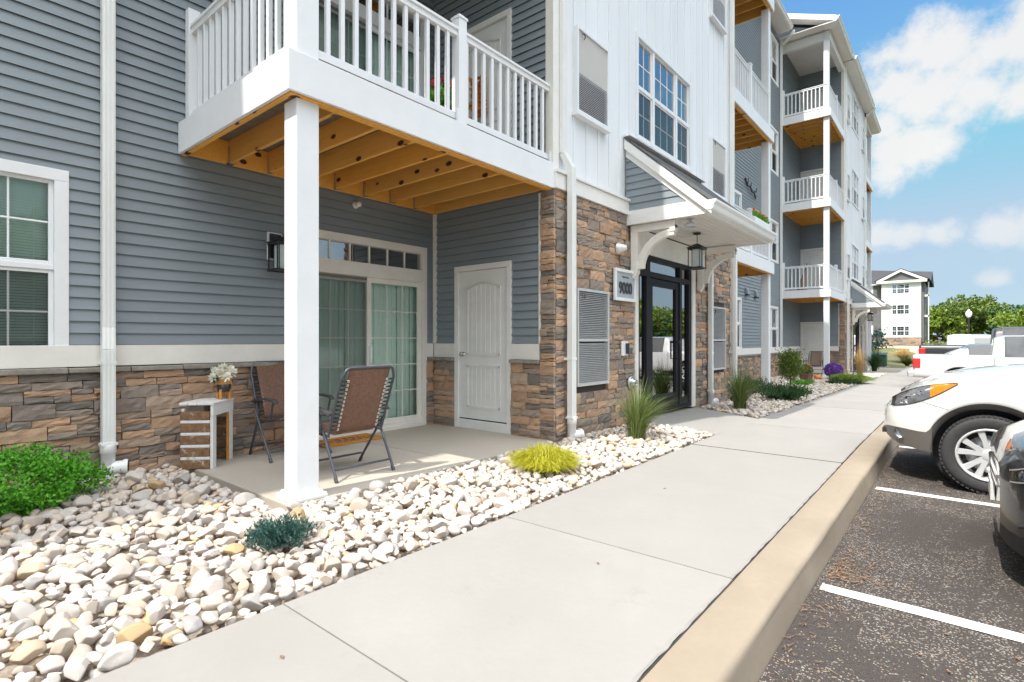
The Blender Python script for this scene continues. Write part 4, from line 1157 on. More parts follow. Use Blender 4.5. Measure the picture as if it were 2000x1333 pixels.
# ------------------------------------------------------------------ fittings on the walls
def downspout(x, y, ztop, zbase, label, elbow=None, grate=0, nudge=0.0, w=.075, top_run=None, group='white downspouts'):
    """Ribbed rectangular pipe on the wall, offset at the stone, round drain boot with a grate at the foot."""
    b = (x + .06, y, zbase)
    o = root('downspout', label, 'downspout', b, group)
    p = MB()
    def seg(pts, hw=.05, hd=.038):
        for a, c in zip(pts, pts[1:]):
            a, c = Vector(a), Vector(c); d = c - a; L = d.length; d.normalize()
            s = Vector((0, 1, 0)); n = s.cross(d).normalized(); s = d.cross(n)
            p.obox((a + c) / 2, d, s, n, L / 2 + .004, hw, hd)
            for k in (-.6, 0, .6): p.obox((a + c) / 2 + s * hw * k + n * (hd + .002) * (1 if n.x > 0 else -1), d, s, n, L / 2, .006, .003)
    path = []
    if top_run: path += top_run
    path += [(x + .045, y, ztop)]
    if elbow:
        ze, dx, dyy = elbow
        path += [(x + .045, y, ze), (x + .045 + dx, y + dyy, ze - .20)]
        y2, x2 = y + dyy, x + .045 + dx
    else: x2, y2 = x + .045, y
    path += [(x2, y2, zbase + .25)]
    seg(path)
    p.build('pipe', 'gutter_white', o, bevel=.006)
    bt = MB(); bt.lathe([(.0, zbase + .27), (.058, zbase + .27), (.062, zbase + .262), (.062, zbase + .19), (.055, zbase + .185), (.055, zbase - .05)], (x2, y2, 0), 'z', 20)
    bt.box(x2 - .052, x2 + .052, y2 - .064, y2 + .064, zbase + .262, zbase + .285)
    d = Vector((.35, .94, 0)).normalized(); c = Vector((x2, y2, zbase + .05))
    bt.tube([c, c + d * .13], .06, 18); bt.tube([c + d * .115, c + d * .15], .07, 18)
    bt.build('drain_boot', 'pvc', o)
    g = MB(); e = c + d * .1515; s = Vector((-d.y, d.x, 0))
    for k in range(-4, 5):
        hw = math.sqrt(max(0, .058 ** 2 - (k * .0125) ** 2)); g.obox(e + Vector((0, 0, k * .0125)), d, s, (0, 0, 1), .0012, hw, .0034)
    g.build('grate', 'shadow_gap', o)
    for zz in (zbase + 1.0, ztop - .4):
        st = MB(); st.box(x + .0, x2 + .042, y2 - .056, y2 + .056, zz, zz + .03) if zz < 2.5 else st.box(x + .0, x + .087, y - .056, y + .056, zz, zz + .03)
        st.build('strap', 'gutter_white', o)
    return o
downspout(XW + .02, 1.435, ZR, .03, 'tall white downspout on blue siding between bedroom window and patio, grate behind green bush', elbow=(1.36, .055, -.012))
downspout(XF - .0, 5.66, ZR, .0, 'white downspout at the near corner of the white block, beside the balcony', elbow=(3.62, .09, .06))
downspout(XF + .07, 11.0 - .25, 2.72, -.02, 'short white downspout under the right end of the near entrance canopy')
downspout(XF + .03, 12.18, ZR, -.03, 'white downspout at the far corner of the near stone front, behind tall grass', elbow=(3.62, .06, 0.0))
downspout(-5.63, 24.0, ZR - .15, -.14, 'white downspout in the inner corner where blue wall meets far balconies', elbow=(.72, .10, .30), top_run=[(-5.10, 23.9, ZR + .05), (-5.10, 23.9, ZR - .0), (-5.5, 23.98, ZR - .35)])
downspout(XF + .0, 5.66 + DY, ZR - .3, -.30, 'white downspout at the corner of the far white block, above the purple flowers', elbow=(3.4, .09, .06))
downspout(XF + .03, 12.0 + DY, ZR - .3, -.38, 'white downspout at the far end of the far white block, beyond its canopy', elbow=(3.4, .06, 0.0), top_run=[(-3.4, 34.2, ZR - .05), (-3.4, 34.2, ZR - .1), (-3.8, 34.2, ZR - .5)])
downspout(XF + .07, 11.0 - .25 + DY, 2.45, -.34, 'short white downspout under the far canopy beside the straw coloured reed')

def lantern(center, label, hang=True, plate=False, s=1.0):
    o = root('lantern', label, 'lantern', center); cx, cy, cz = center
    c = MB(); h, w = .15 * s, .10 * s
    for i in (-1, 1):
        for j in (-1, 1): c.box(cx + i * w - .006, cx + i * w + .006, cy + j * w - .006, cy + j * w + .006, cz - h, cz + h)
    for k in (-1, 1):
        e = .0125
        c.box(cx - w - .012, cx + w + .012, cy - w - .012, cy - w + .012, cz + k * h - e, cz + k * h + e); c.box(cx - w - .012, cx + w + .012, cy + w - .012, cy + w + .012, cz + k * h - e, cz + k * h + e)
        c.box(cx - w - .0115, cx - w + .0115, cy - w + .012, cy + w - .012, cz + k * h - e, cz + k * h + e); c.box(cx + w - .0115, cx + w + .0115, cy - w + .012, cy + w - .012, cz + k * h - e, cz + k * h + e)
    c.build('cage', 'black_metal', o)
    r = MB(); q = w * 1.28
    base = [(cx - q, cy - q, cz + h + .014), (cx + q, cy - q, cz + h + .014), (cx + q, cy + q, cz + h + .014), (cx - q, cy + q, cz + h + .014)]
    t = [(cx + a * .03, cy + b * .03, cz + h + .075 * s) for a, b in ((-1, -1), (1, -1), (1, 1), (-1, 1))]
    r.add(base + t, [(3, 2, 1, 0), (4, 5, 6, 7)] + [(i, (i + 1) % 4, 4 + (i + 1) % 4, 4 + i) for i in range(4)])
    r.build('cap', 'black_metal', o)
    g = MB(); u = w * .58; g.box(cx - u, cx + u, cy - u, cy + u, cz - h + .015, cz + h - .015); gl = g.build('glass_box', 'frosted', o)
    b = MB()
    for i in (-1, 1):
        for j in (-1, 1): b.box(cx + i * u - .005, cx + i * u + .005, cy + j * u - .005, cy + j * u + .005, cz - h, cz + h)
    b.box(cx - w, cx + w, cy - u, cy + u, cz - h - .004, cz - h + .004); b.build('inner_frame', 'black_metal', o)
    if hang:
        k = MB(); k.tube([(cx, cy, cz + h + .07), (cx, cy, cz + h + .235)], .006, 8)
        k.lathe([(0, cz + h + .255), (.06, cz + h + .255), (.06, cz + h + .235), (.03, cz + h + .228), (0, cz + h + .228)], (cx, cy, 0), 'z', 20); k.build('stem', 'black_metal', o)
    if plate:
        k = MB(); k.box(XW + .018, XW + .045, cy - .085, cy + .085, cz - .02, cz + .30); k.build('mounting_block', 'white_vinyl', o, bevel=.006)
        a = MB(); a.box(XW + .046, XW + .062, cy - .065, cy + .065, cz + .0, cz + .28); a.tube([(XW + .06, cy, cz + .2), (cx - .05, cy, cz + .245), (cx, cy, cz + h + .07)], .012, 8); a.build('arm', 'black_metal', o)
    return o
lantern((-5.90, 3.02, 2.19), 'black cage wall lantern with frosted glass on the blue siding, left of the patio door', hang=False, plate=True)
lantern((-3.28, 8.68, 2.585), 'black cage pendant lantern hanging from the ceiling of the near entrance canopy', s=1.05)
lantern((-3.28, 8.9 + DY, 2.36), 'black pendant lantern under the small far entrance canopy', s=1.05)

def dome_light(c, label):
    o = root('dome_light', label, 'light', c); x, y, z = c
    m = MB(); m.lathe([(0, .0), (.045, .0), (.045, -.012), (.018, -.018), (.018, -.05)], c, 'z', 20); m.build('base', 'grey_plastic', o)
    d = MB(); d.lathe([(.02, -.045), (.05, -.055), (.075, -.085), (.082, -.118), (.076, -.122), (.06, -.10), (0, -.09)], c, 'z', 24); d.build('shade', 'louver_metal', o)
dome_light((-2.98, 7.62, 3.01), 'small grey dome light under the near canopy, at its left edge')
dome_light((-2.98, 7.62 + DY, 2.79), 'small dome light under the far canopy')

def horn():
    x, y, z = XF + .05, 7.08, 2.60
    o = root('alarm_horn', 'white round alarm horn with a stepped cone on the stone, left of the canopy bracket', 'alarm', (x, y, z))
    m = MB(); m.lathe([(.0, .0), (.085, .0), (.085, .018), (.07, .026), (.062, .04)], (x, y, z), 'x', 24); m.build('base', 'louver_metal', o)
    c = MB(); c.lathe([(.062, .03), (.062, .06), (.05, .065), (.05, .095), (.04, .10), (.036, .13), (0, .132)], (x, y, z), 'x', 24); c.build('cone', 'pvc', o)
    w = MB(); w.tube([(x + .12, y, z), (x + .125, y + .12, z - .005), (x, y + .3, z - .005)], .004, 6); w.build('wire', 'black_metal', o)
horn()
def intercom():
    x = XF + .055
    o = root('intercom', 'white intercom box with a dark reader, on the stone below the number sign', 'intercom', (x, 7.26, 1.03))
    m = MB(); m.box(x, x + .03, 7.15, 7.33, 1.02, 1.235); m.build('back_plate', 'pvc', o, bevel=.006)
    m = MB(); m.box(x + .031, x + .085, 7.24, 7.36, 1.05, 1.205); m.build('reader', 'car_dark', o, bevel=.008)
    m = MB(); m.box(x + .086, x + .089, 7.255, 7.345, 1.14, 1.19); m.build('screen', 'steel', o)
intercom()
def outlet():
    x, y, z = XF + .05, 7.47, .60
    o = root('hose_outlet', 'round grey metal outlet with a dark centre, low on the stone beside the entrance', 'outlet', (x, y, z))
    m = MB(); m.lathe([(0, 0), (.105, 0), (.11, .012), (.10, .03), (.085, .034)], (x, y, z), 'x', 28); m.build('flange', 'galvanised', o)
    m = MB(); m.lathe([(.085, .03), (.075, .055), (.055, .06), (.05, .10), (.04, .10), (.038, .06), (0, .058)], (x, y, z), 'x', 24); m.build('coupling', 'steel', o)
    m = MB(); m.lathe([(0, .075), (.036, .075)], (x, y, z), 'x', 20); m.build('opening', 'dark_void', o)
outlet()
def number_sign():
    x = XF + .07; y0, y1, z0, z1 = 6.90, 7.545, 1.83, 2.30
    o = root('number_sign', 'grey sign reading 9000 in a white frame, on the stone left of the entrance', 'sign', (x, (y0 + y1) / 2, z0))
    m = MB(); c = .045
    m.box(x, x + .04, y0, y1, z1 - c, z1); m.box(x, x + .04, y0, y1, z0, z0 + c); m.box(x, x + .0385, y0, y0 + c, z0 + c, z1 - c); m.box(x, x + .0385, y1 - c, y1, z0 + c, z1 - c)
    m.build('frame', 'white_vinyl', o, bevel=.004)
    m = MB(); m.box(x, x + .022, y0 + c, y1 - c, z0 + c, z1 - c); m.build('panel', 'sign_grey', o)
    def text(s, size, yc, zc, ext=.006, sx=1.0):
        cu = bpy.data.curves.new('lettering', 'FONT'); cu.body = s; cu.size = size; cu.align_x = 'CENTER'; cu.align_y = 'CENTER'; cu.extrude = ext; cu.offset = .004
        t = bpy.data.objects.new('lettering', cu); C.objects.link(t); t.parent = o
        t.location = Vector((x + .028, yc, zc)) - o.location; t.rotation_euler = (R(90), 0, R(90)); t.scale = (sx, 1, 1)
        cu.materials.append(MATS['letter_dark'])
        me = bpy.data.meshes.new_from_object(t); q = bpy.data.objects.new('lettering', me); C.objects.link(q); q.parent = o
        q.location, q.rotation_euler, q.scale = t.location, t.rotation_euler, t.scale; bpy.data.objects.remove(t)
    text('9000', .235, (y0 + y1) / 2, z0 + .185, sx=.86)
    w = MB(); r = random.Random(4); pts = []
    for i in range(36):
        t = i / 35; pts.append((x + .024, y0 + .22 + .21 * t, z1 - .115 + .013 * math.sin(i * 1.9) + .006 * math.sin(i * .7)))
    w.tube(pts, .0022, 5); w.build('script', 'letter_dark', o)
number_sign()
def sprinkler():
    x, y, z = XW + .02, 4.11, 3.02
    o = root('sprinkler_head', 'small round white sprinkler head high on the wall under the balcony', 'sprinkler', (x, y, z))
    m = MB(); m.lathe([(0, 0), (.045, 0), (.045, .012), (.03, .02), (.03, .05)], (x, y, z), 'x', 20); m.build('escutcheon', 'pvc', o)
    m = MB(); m.lathe([(.03, .045), (.036, .055), (.036, .09), (.022, .10), (0, .10)], (x, y, z), 'x', 20); m.build('head', 'cream_trim', o)
sprinkler()
for (y, z, lab) in ((19.42, 2.95, 'small dark vent cap on the blue wall, nearer of two, over the ground floor window'), (20.5, 2.93, 'small dark vent cap on the blue wall, the one half behind the white post')):
    o = root('vent_cap', lab, 'vent', (-5.63, y, z - .1), 'vent caps on the blue wall')
    m = MB(); m.prism([(-5.63, y - .13, z - .12), (-5.53, y - .13, z - .12), (-5.56, y - .13, z + .06), (-5.63, y - .13, z + .12)], (0, .26, 0)); m.build('hood', 'siding_blue', o, bevel=.006)
    m = MB(); m.box(-5.628, -5.535, y - .15, y + .15, z - .15, z - .121); m.build('flap', 'bronze_frame', o)
def wall_branch():
    x, y, z = -5.61, 19.9, 6.55
    m = MB(); m.tube([(x, y - .65, z + .25), (x + .03, y - .5, z + .02), (x + .03, y - .2, z + .06), (x + .04, y, z - .08), (x + .03, y + .3, z - .06), (x + .03, y + .45, z - .22), (x, y + .7, z - .1)], [.03, .028, .03, .03, .028, .026, .015], 7)
    for (a, b) in ((-.5, .3), (-.15, .22), (.3, -.3), (.5, .16)): m.tube([(x + .03, y + a, z), (x + .05, y + a + .05, z + b)], [.024, .01], 6)
    tag(rebase(m.build('wall_ornament', 'black_metal')), 'dark branch shaped ornament on the blue wall above the planter balcony', 'ornament')
wall_branch()

# ------------------------------------------------------------------ patio furniture
def make_chair(sling, label):
    """Folding sling lounge chair; local +x is forward."""
    o = root('folding_chair', label, 'chair', (0, 0, 0), None, world=False)
    hw = .285
    bot, top = Vector((-.13, 0, .40)), Vector((-.36, 0, 1.0))
    f = MB(); pts = []
    d = (top - bot)
    side = lambda s, t: Vector((bot.x + d.x * t, s * hw * (1 if t < .86 else 1 - (t - .86) * 1.1), bot.z + d.z * t))
    left = [side(-1, t) for t in (0, .3, .6, .84, .93, .985)]; right = [side(1, t) for t in (0, .3, .6, .84, .93, .985)]
    f.tube(left + [Vector((top.x, -hw * .74, top.z + .005)), Vector((top.x, hw * .74, top.z + .005))] + right[::-1], .0125, 10)
    f.build('back_frame', 'chair_frame', o)
    s = MB(); w = hw - .065; n = 10
    def sheet(p0, p1, ww0, ww1, sag, nrm):
        vs = []; m = 7
        for j in range(n + 1):
            t = j / n; c = p0.lerp(p1, t)
            for i in range(m):
                u = i / (m - 1) * 2 - 1; q = c + Vector((0, u * (ww0 + (ww1 - ww0) * t), 0)) + nrm * (-sag * (1 - u * u) * math.sin(math.pi * t))
                vs.append(q)
        s.add(vs, [(j * m + i, j * m + i + 1, (j + 1) * m + i + 1, (j + 1) * m + i) for j in range(n) for i in range(m - 1)], 0, True)
    nb = Vector((d.z, 0, -d.x)).normalized()
    sheet(bot + d * .01, top + Vector((.0, 0, .012)), w, w, .018, nb)
    seat_a, seat_b = Vector((-.10, 0, .385)), Vector((.36, 0, .44))
    so = s.build('back_sling', sling, o); so.modifiers.new('thick', 'SOLIDIFY').thickness = .004
    s = MB(); sheet(seat_a, seat_b, w, w, .03, Vector((0, 0, 1))); so = s.build('seat_sling', sling, o); so.modifiers.new('thick', 'SOLIDIFY').thickness = .004
    for sg in (-1, 1):
        e = MB(); k = MB()
        for i in range(13):
            t = .07 + .74 * i / 12; c = bot + d * t + Vector((0, sg * (w - .012), 0)) - nb * .004
            e.add(*torus(c, .0095, .004, nb), 0, True)
            a = bot + d * t + Vector((0, sg * (w - .005), 0)) - nb * .006; b = bot + d * (t + .022) + Vector((0, sg * (hw - .002), 0)) - nb * .012
            k.tube([a, b], .0048, 5); b2 = bot + d * (t - .02) + Vector((0, sg * (hw - .002), 0)) + nb * .012; k.tube([a + nb * .006, b2], .0048, 5)
        e.build('eyelet_row', 'eyelet', o); k.build('elastic_cord', 'cord', o)
    q = MB()
    for sg in (-1, 1): q.tube([(-.13, sg * hw, .385), (.10, sg * hw, .40), (.37, sg * hw, .445)], .0125, 10)
    q.tube([(.37, -hw, .445), (.37, hw, .445)], .0125, 10); q.build('seat_frame', 'chair_frame', o)
    for sg in (-1, 1):
        y = sg * (hw + .022)
        for (a, b) in (((-.295, 0, .012), (.02, 0, .60)), ((.295, 0, .012), (-.10, 0, .50))):
            m = MB(); m.tube([(a[0], y if a[0] < 0 else y + sg * .022, a[2]), (b[0], y if a[0] < 0 else y + sg * .022, b[2])], .0125, 10); lg = m.build('leg', 'chair_frame', o)
            ft = MB(); ft.tube([(a[0], y if a[0] < 0 else y + sg * .022, .0), (a[0] + (b[0] - a[0]) * .08, y if a[0] < 0 else y + sg * .022, .045)], .0165, 10); ft.build('foot', 'armrest', lg)
        m = MB(); m.tube([(.24, sg * (hw + .03), .43), (.30, sg * (hw + .03), .60)], .011, 8); m.build('arm_support', 'chair_frame', o)
        m = MB()
        pr = [(-.20, .575), (-.10, .60), (.10, .625), (.30, .62), (.36, .60)]
        for (x0, z0), (x1, z1) in zip(pr, pr[1:]): m.prism([(x0, y - .028, z0), (x1, y - .028, z1), (x1, y - .028, z1 + .026), (x0, y - .028, z0 + .026)], (0, .056, 0))
        m.build('armrest', 'armrest', o, bevel=.006)
    y = hw + .022
    for x in (-.25, .25): m = MB(); m.tube([(x * .93, -y, .10), (x * .93, y, .10)], .0105, 8); m.build('stretcher', 'chair_frame', o)
    return o
def torus(c, R_, r, nrm, n=10, k=5):
    nrm = Vector(nrm).normalized(); a = nrm.orthogonal().normalized(); b = nrm.cross(a); vs = []; fs = []
    for i in range(n):
        t = 2 * math.pi * i / n; u = a * math.cos(t) + b * math.sin(t)
        for j in range(k):
            s = 2 * math.pi * j / k; vs.append(Vector(c) + u * (R_ + r * math.cos(s)) + nrm * r * math.sin(s))
    for i in range(n):
        for j in range(k): fs.append((i * k + j, ((i + 1) % n) * k + j, ((i + 1) % n) * k + (j + 1) % k, i * k + (j + 1) % k))
    return vs, fs
ch = make_chair('sling_brown', 'brown sling folding chair with its back turned, mid patio, facing the glass door')
ch['group'] = 'patio chairs'; ch.location = (-4.475, 2.945, 0); ch.rotation_euler = (0, 0, R(180))
c2 = copy_tree(ch); c2.location = (-5.66, 2.99, 0); c2.rotation_euler = (0, 0, R(-3)); c2['label'] = 'brown sling folding chair against stone wall beside crate stand, half behind white post'

def crate_stand():
    o = root('crate_stand', 'tall whitewashed pallet wood stand with brown slats, beside the stone wall', 'stand', (-5.56, 2.17, 0), None, world=False)
    o.location = (-5.575, 2.165, 0); o.rotation_euler = (0, 0, math.atan2(.70, -.71))
    L, W, H = .46, .30, .62           # local x away along the open side, local y to the slatted side
    def b(name, m, *a):
        q = MB(); q.box(*a); return q.build(name, m, o, bevel=.004)
    for (x, y) in ((0, 0), (L - .07, 0), (0, W - .03), (L - .07, W - .03)):
        if y == 0: b('post', 'pallet_white', x, x + .075, 0, .028, 0, H - .11)
        else: b('post', 'pallet_white', x + .01, x + .075, y, y + .028, 0, H - .035)
    b('inner_post', 'orange_wood', L - .10, L - .073, .005, .027, .0, H - .11)
    b('front_rail', 'pallet_white', -.004, L + .008, -.004, .024, H - .109, H - .001)
    for k in range(4): b('top_board', 'pallet_white', -.012, L + .012, -.008 + .08 * k, .069 + .08 * k, H, H + .024)
    for k in range(5):
        z = .006 + .118 * k; b('side_slat', 'pallet_brown', -.012, .0055, .03, W, z, z + .082)
        b('back_slat', 'pallet_white', .08, L - .08, W - .02, W - .004, z, z + .095)
        b('end_slat', 'pallet_brown', L - .004, L + .010, .03, W, z, z + .082)
    for k in range(4): b('spacer', 'pallet_white', -.009, .006, .03, W - .002, .091 + .118 * k, .120 + .118 * k)
crate_stand()

def leaf_quads(mb, centers, size, r, m=0, flat=.4, aspect=.6):
    """Scatter of small bent leaf faces, one island per leaf."""
    for c in centers:
        d = Vector((r.gauss(0, 1), r.gauss(0, 1), r.gauss(0, 1) * flat + .2)).normalized()
        a = d.orthogonal().normalized(); a.rotate(Matrix.Rotation(r.uniform(0, 6.28), 3, d)); b = d.cross(a)
        s = size * r.uniform(.6, 1.25); c = Vector(c)
        vs = [c - a * s, c + b * s * aspect - d * s * .12, c + a * s, c - b * s * aspect - d * s * .12]
        mb.add(vs, [(0, 1, 2, 3)], m)
def blob_points(n, c, rad, r, shell=.55, lump=.16, zmin=None, seed=0):
    """Points in a lumpy ellipsoid shell."""
    rr = random.Random(seed); lumps = [(Vector((rr.gauss(0, 1), rr.gauss(0, 1), rr.gauss(0, 1))).normalized(), rr.uniform(-1, 1)) for _ in range(14)]
    out = []
    while len(out) < n:
        d = Vector((r.gauss(0, 1), r.gauss(0, 1), r.gauss(0, 1))).normalized()
        k = 1 + lump * sum(w * max(0, d.dot(v)) ** 6 for v, w in lumps)
        t = r.uniform(shell, 1) ** .5 * k
        p = Vector((c[0] + d.x * rad[0] * t, c[1] + d.y * rad[1] * t, c[2] + d.z * rad[2] * t))
        if zmin is not None and p.z < zmin: continue
        out.append(p)
    return out
def flower_pot():
    b = (-5.83, 2.37, .648)
    o = root('flower_pot', 'white flowers in a black pot with orange wooden legs, standing on the crate stand', 'flower pot', b); x, y, z = b
    p = MB(); p.lathe([(0, .075), (.062, .075), (.066, .085), (.068, .175), (.06, .175), (.058, .16), (0, .155)], b, 'z', 24); p.build('pot', 'pot_black', o)
    g = MB(); g.lathe([(.069, .15), (.071, .155), (.071, .215), (.064, .22), (.03, .2)], b, 'z', 20); g.build('collar', 'orange_wood', o)
    l = MB()
    for k in range(2):
        a = R(40 + 90 * k); d = Vector((math.cos(a), math.sin(a), 0)); s = Vector((-d.y, d.x, 0))
        for sg in (-1, 1): l.obox(Vector(b) + d * .062 * sg + Vector((0, 0, .05)), d, s, (0, 0, 1), .009, .012, .05)
        l.obox(Vector(b) + Vector((0, 0, .06)), d, s, (0, 0, 1), .062, .012, .013)
    l.build('stand', 'orange_wood', o)
    r = random.Random(8); f = MB()
    heads = [(-.07, -.05, .27), (.06, -.06, .27), (.0, .07, .28), (.08, .05, .265), (-.09, .05, .255), (.0, -.01, .31), (.11, -.02, .225), (-.12, -.01, .22), (.03, -.11, .22)]
    for (hx, hy, hz) in heads:
        c = Vector((x + hx, y + hy, z + hz)); up = Vector((hx * 4, hy * 4, 1)).normalized()
        for k in range(60):
            d = (Vector((r.gauss(0, 1), r.gauss(0, 1), r.gauss(0, 1))).normalized() + up * .75).normalized(); e = d.orthogonal().normalized(); L = .062 * r.uniform(.7, 1.1)
            f.add([c + d * .006, c + d * L * .6 + e * .0105, c + d * L + up * .004, c + d * L * .6 - e * .0105], [(0, 1, 2, 3)])
    f.build('blossoms', 'petal_white', o)
    lf = MB()
    for (hx, hy, hz) in ((.03, -.11, .20), (-.03, -.10, .215), (.06, -.09, .22)):
        c = Vector((x + hx, y + hy, z + hz)); lf.add([c + Vector((.035 * math.cos(t), -.01 * math.sin(t), .035 * math.sin(t))) for t in [k * 6.283 / 10 for k in range(10)]], [tuple(range(10))])
    lf.build('leaves', 'leaf_blue', o)
flower_pot()
def doormat():
    o = root('doormat', 'orange coir doormat with dark script, in front of the sliding glass door', 'doormat', (-5.85, 3.86, .0))
    m = MB(); m.box(-6.045, -5.62, 3.40, 4.25, .002, .022); m.build('mat', 'coir', o, bevel=.005)
    w = MB(); r = random.Random(3)
    for row, (y0, y1) in enumerate(((3.62, 4.08), (3.55, 4.14), (3.68, 4.0))):
        y = y0; x = -5.74 - .075 * row
        while y < y1:
            L = r.uniform(.05, .11); pts = [(x + .012 * math.sin(i * 2.3 + row) + r.uniform(-.004, .004), min(y + L * i / 7, y1 + .02), .0235) for i in range(8)]
            w.tube(pts, .0045, 4); y += L + .025
    w.build('script', 'letter_dark', o)
doormat()

# things on the upper balconies
def balcony_pot():
    b = (-4.72, 4.45, 3.45)
    o = root('flower_pot', 'red flowers in a dark pot on a wire stand behind the near balcony railing', 'flower pot', b); x, y, z = b
    s = MB()
    for k in range(3):
        a = R(120 * k + 20); s.tube([(x + .16 * math.cos(a), y + .16 * math.sin(a), z), (x + .1 * math.cos(a), y + .1 * math.sin(a), z + .2), (x + .15 * math.cos(a), y + .15 * math.sin(a), z + .40)], .008, 6)
    s.add(*torus((x, y, z + .38), .16, .008, (0, 0, 1), 24), 0, True); s.add(*torus((x, y, z + .12), .13, .008, (0, 0, 1), 24), 0, True); s.build('wire_stand', 'black_metal', o)
    p = MB(); p.lathe([(0, .25), (.12, .25), (.16, .52), (.175, .54), (.165, .55), (0, .52)], b, 'z', 24); p.build('pot', 'pot_black', o)
    r = random.Random(2); l = MB(); leaf_quads(l, blob_points(420, (x, y, z + .66), (.25, .27, .17), r, .2), .04, r); l.build('leaves', 'leaf_bright', o)
    f = MB(); leaf_quads(f, blob_points(150, (x, y, z + .82), (.22, .26, .08), r, .3), .03, r); f.build('blossoms', 'petal_red', o)
balcony_pot()
def door_wreath():
    r = random.Random(5); m = MB(); c = (-5.12, 5.435, 4.62)
    leaf_quads(m, [(c[0] + max(-.13, min(.13, r.gauss(0, .06))), c[1] - abs(r.gauss(0, .015)), c[2] + max(-.26, min(.26, r.gauss(0, .13)))) for _ in range(420)], .045, r)
    tag(rebase(m.build('door_swag', 'autumn_orange')), 'orange autumn swag hanging on the white door of the near balcony', 'door swag')
door_wreath()
def rail_planter():
    x, y0, y1, z = -3.91, 13.9, 15.3, 3.98
    o = root('rail_planter', 'white planter box with orange flowers on the railing of the balcony beyond the canopy', 'planter', (x, 14.6, z - .15))
    m = MB(); m.box(x - .09, x + .09, y0, y1, z + .14, z + .31); m.build('box', 'pvc', o, bevel=.01)
    r = random.Random(6); l = MB(); f = MB()
    for k in range(6):
        yy = y0 + .1 + (y1 - y0 - .2) * k / 5; leaf_quads(l, blob_points(60, (x, yy, z + .39), (.09, .10, .13), r, .2), .035, r); leaf_quads(f, blob_points(22, (x, yy + .03, z + .49), (.07, .08, .05), r, .2), .03, r)
    l.build('leaves', 'leaf_bright', o); f.build('blossoms', 'petal_orange', o)
rail_planter()

# ------------------------------------------------------------------ plants
def bush(name, label, cat, c, rad, n, size, leafm, seed, zmin, shell=.35, lump=.25, group=None, twig=True, flat=.6):
    b = (c[0], c[1], zmin)
    o = root(name, label, cat, b, group); r = random.Random(seed); m = MB()
    leaf_quads(m, blob_points(n, c, rad, r, shell, lump, zmin, seed), size, r, flat=flat)
    m.build('foliage', leafm, o)
    if twig:
        t = MB()
        for k in range(26):
            a = r.uniform(0, 6.28); e = r.uniform(.25, .8)
            t.tube([(c[0], c[1], zmin - .05), (c[0] + rad[0] * e * .5 * math.cos(a), c[1] + rad[1] * e * .5 * math.sin(a), zmin + rad[2] * .5), (c[0] + rad[0] * e * math.cos(a), c[1] + rad[1] * e * math.sin(a), zmin + rad[2] * r.uniform(.7, 1.25))], [.008, .006, .002], 5)
        t.build('stems', 'stem_brown', o)
    return o
def clump_points(n, c, rad, r, clumps, cr, seed, zmin):
    rr = random.Random(seed); cs = blob_points(clumps, c, rad, rr, .35, .2, zmin, seed); out = []
    for k in range(n):
        q = cs[k % clumps]; d = Vector((r.gauss(0, 1), r.gauss(0, 1), r.gauss(0, 1) * .8)) * cr * .5; p = q + d
        if p.z > zmin: out.append(p)
    return out
def leafy(name, label, cat, c, rad, n, size, leafm, seed, zmin, clumps, cr, group=None, flat=.7, aspect=.6):
    o = root(name, label, cat, (c[0], c[1], zmin), group); r = random.Random(seed); m = MB()
    leaf_quads(m, clump_points(n, c, rad, r, clumps, cr, seed, zmin), size, r, flat=flat, aspect=aspect); m.build('foliage', leafm, o)
    t = MB()
    for k in range(22):
        a = r.uniform(0, 6.28); e = r.uniform(.3, .85)
        t.tube([(c[0], c[1], zmin - .06), (c[0] + rad[0] * e * .5 * math.cos(a), c[1] + rad[1] * e * .5 * math.sin(a), zmin + rad[2] * .55), (c[0] + rad[0] * e * math.cos(a), c[1] + rad[1] * e * math.sin(a), zmin + rad[2] * r.uniform(.7, 1.2))], [.009, .006, .002], 5)
    t.build('stems', 'stem_brown', o); return o
leafy('shrub', 'large bright green rounded shrub at the foot of the stone wall, below the bedroom window', 'shrub', (-5.40, .70, .16), (.46, .50, .28), 12000, .0155, 'leaf_bright', 11, -.03, 240, .085)

def juniper(label, c, R0, h, n, leafm, seed, group=None, sprays=60):
    """Spreading juniper: many short upturned sprays of tiny needles."""
    o = root('juniper', label, 'juniper', c, group); r = random.Random(seed); m = MB(); t = MB(); c = Vector(c)
    for k in range(sprays):
        a = r.uniform(0, 6.28); L = R0 * r.uniform(.35, 1.0); d = Vector((math.cos(a), math.sin(a), 0))
        hh = h * r.uniform(.55, 1.1) * (1.15 - .5 * L / R0)
        pts = [c + Vector((0, 0, -.04)), c + d * L * .5 + Vector((0, 0, hh * .55)), c + d * L + Vector((0, 0, hh))]
        t.tube(pts, [.005, .004, .0015], 4)
        for j in range(n):
            s = r.uniform(.35, 1.0); p = pts[0].lerp(pts[1], s * 2) if s < .5 else pts[1].lerp(pts[2], s * 2 - 1)
            p = p + Vector((r.gauss(0, 1), r.gauss(0, 1), r.gauss(0, .8))) * R0 * .085
            q = (d * .5 + Vector((r.gauss(0, .5), r.gauss(0, .5), r.uniform(.3, 1.3)))).normalized(); w = q.orthogonal().normalized(); w.rotate(Matrix.Rotation(r.uniform(0, 6.28), 3, q)); l = R0 * r.uniform(.07, .13)
            m.add([p - w * l * .22, p + w * l * .22, p + q * l + w * l * .08, p + q * l - w * l * .08], [(0, 1, 2, 3)])
    m.build('foliage', leafm, o); t.build('stems', 'stem_brown', o); return o
juniper('low blue green juniper on the white stones near the sidewalk, left of the yellow plant', (-3.18, 1.62, .0), .215, .145, 52, 'leaf_blue', 3, sprays=75)
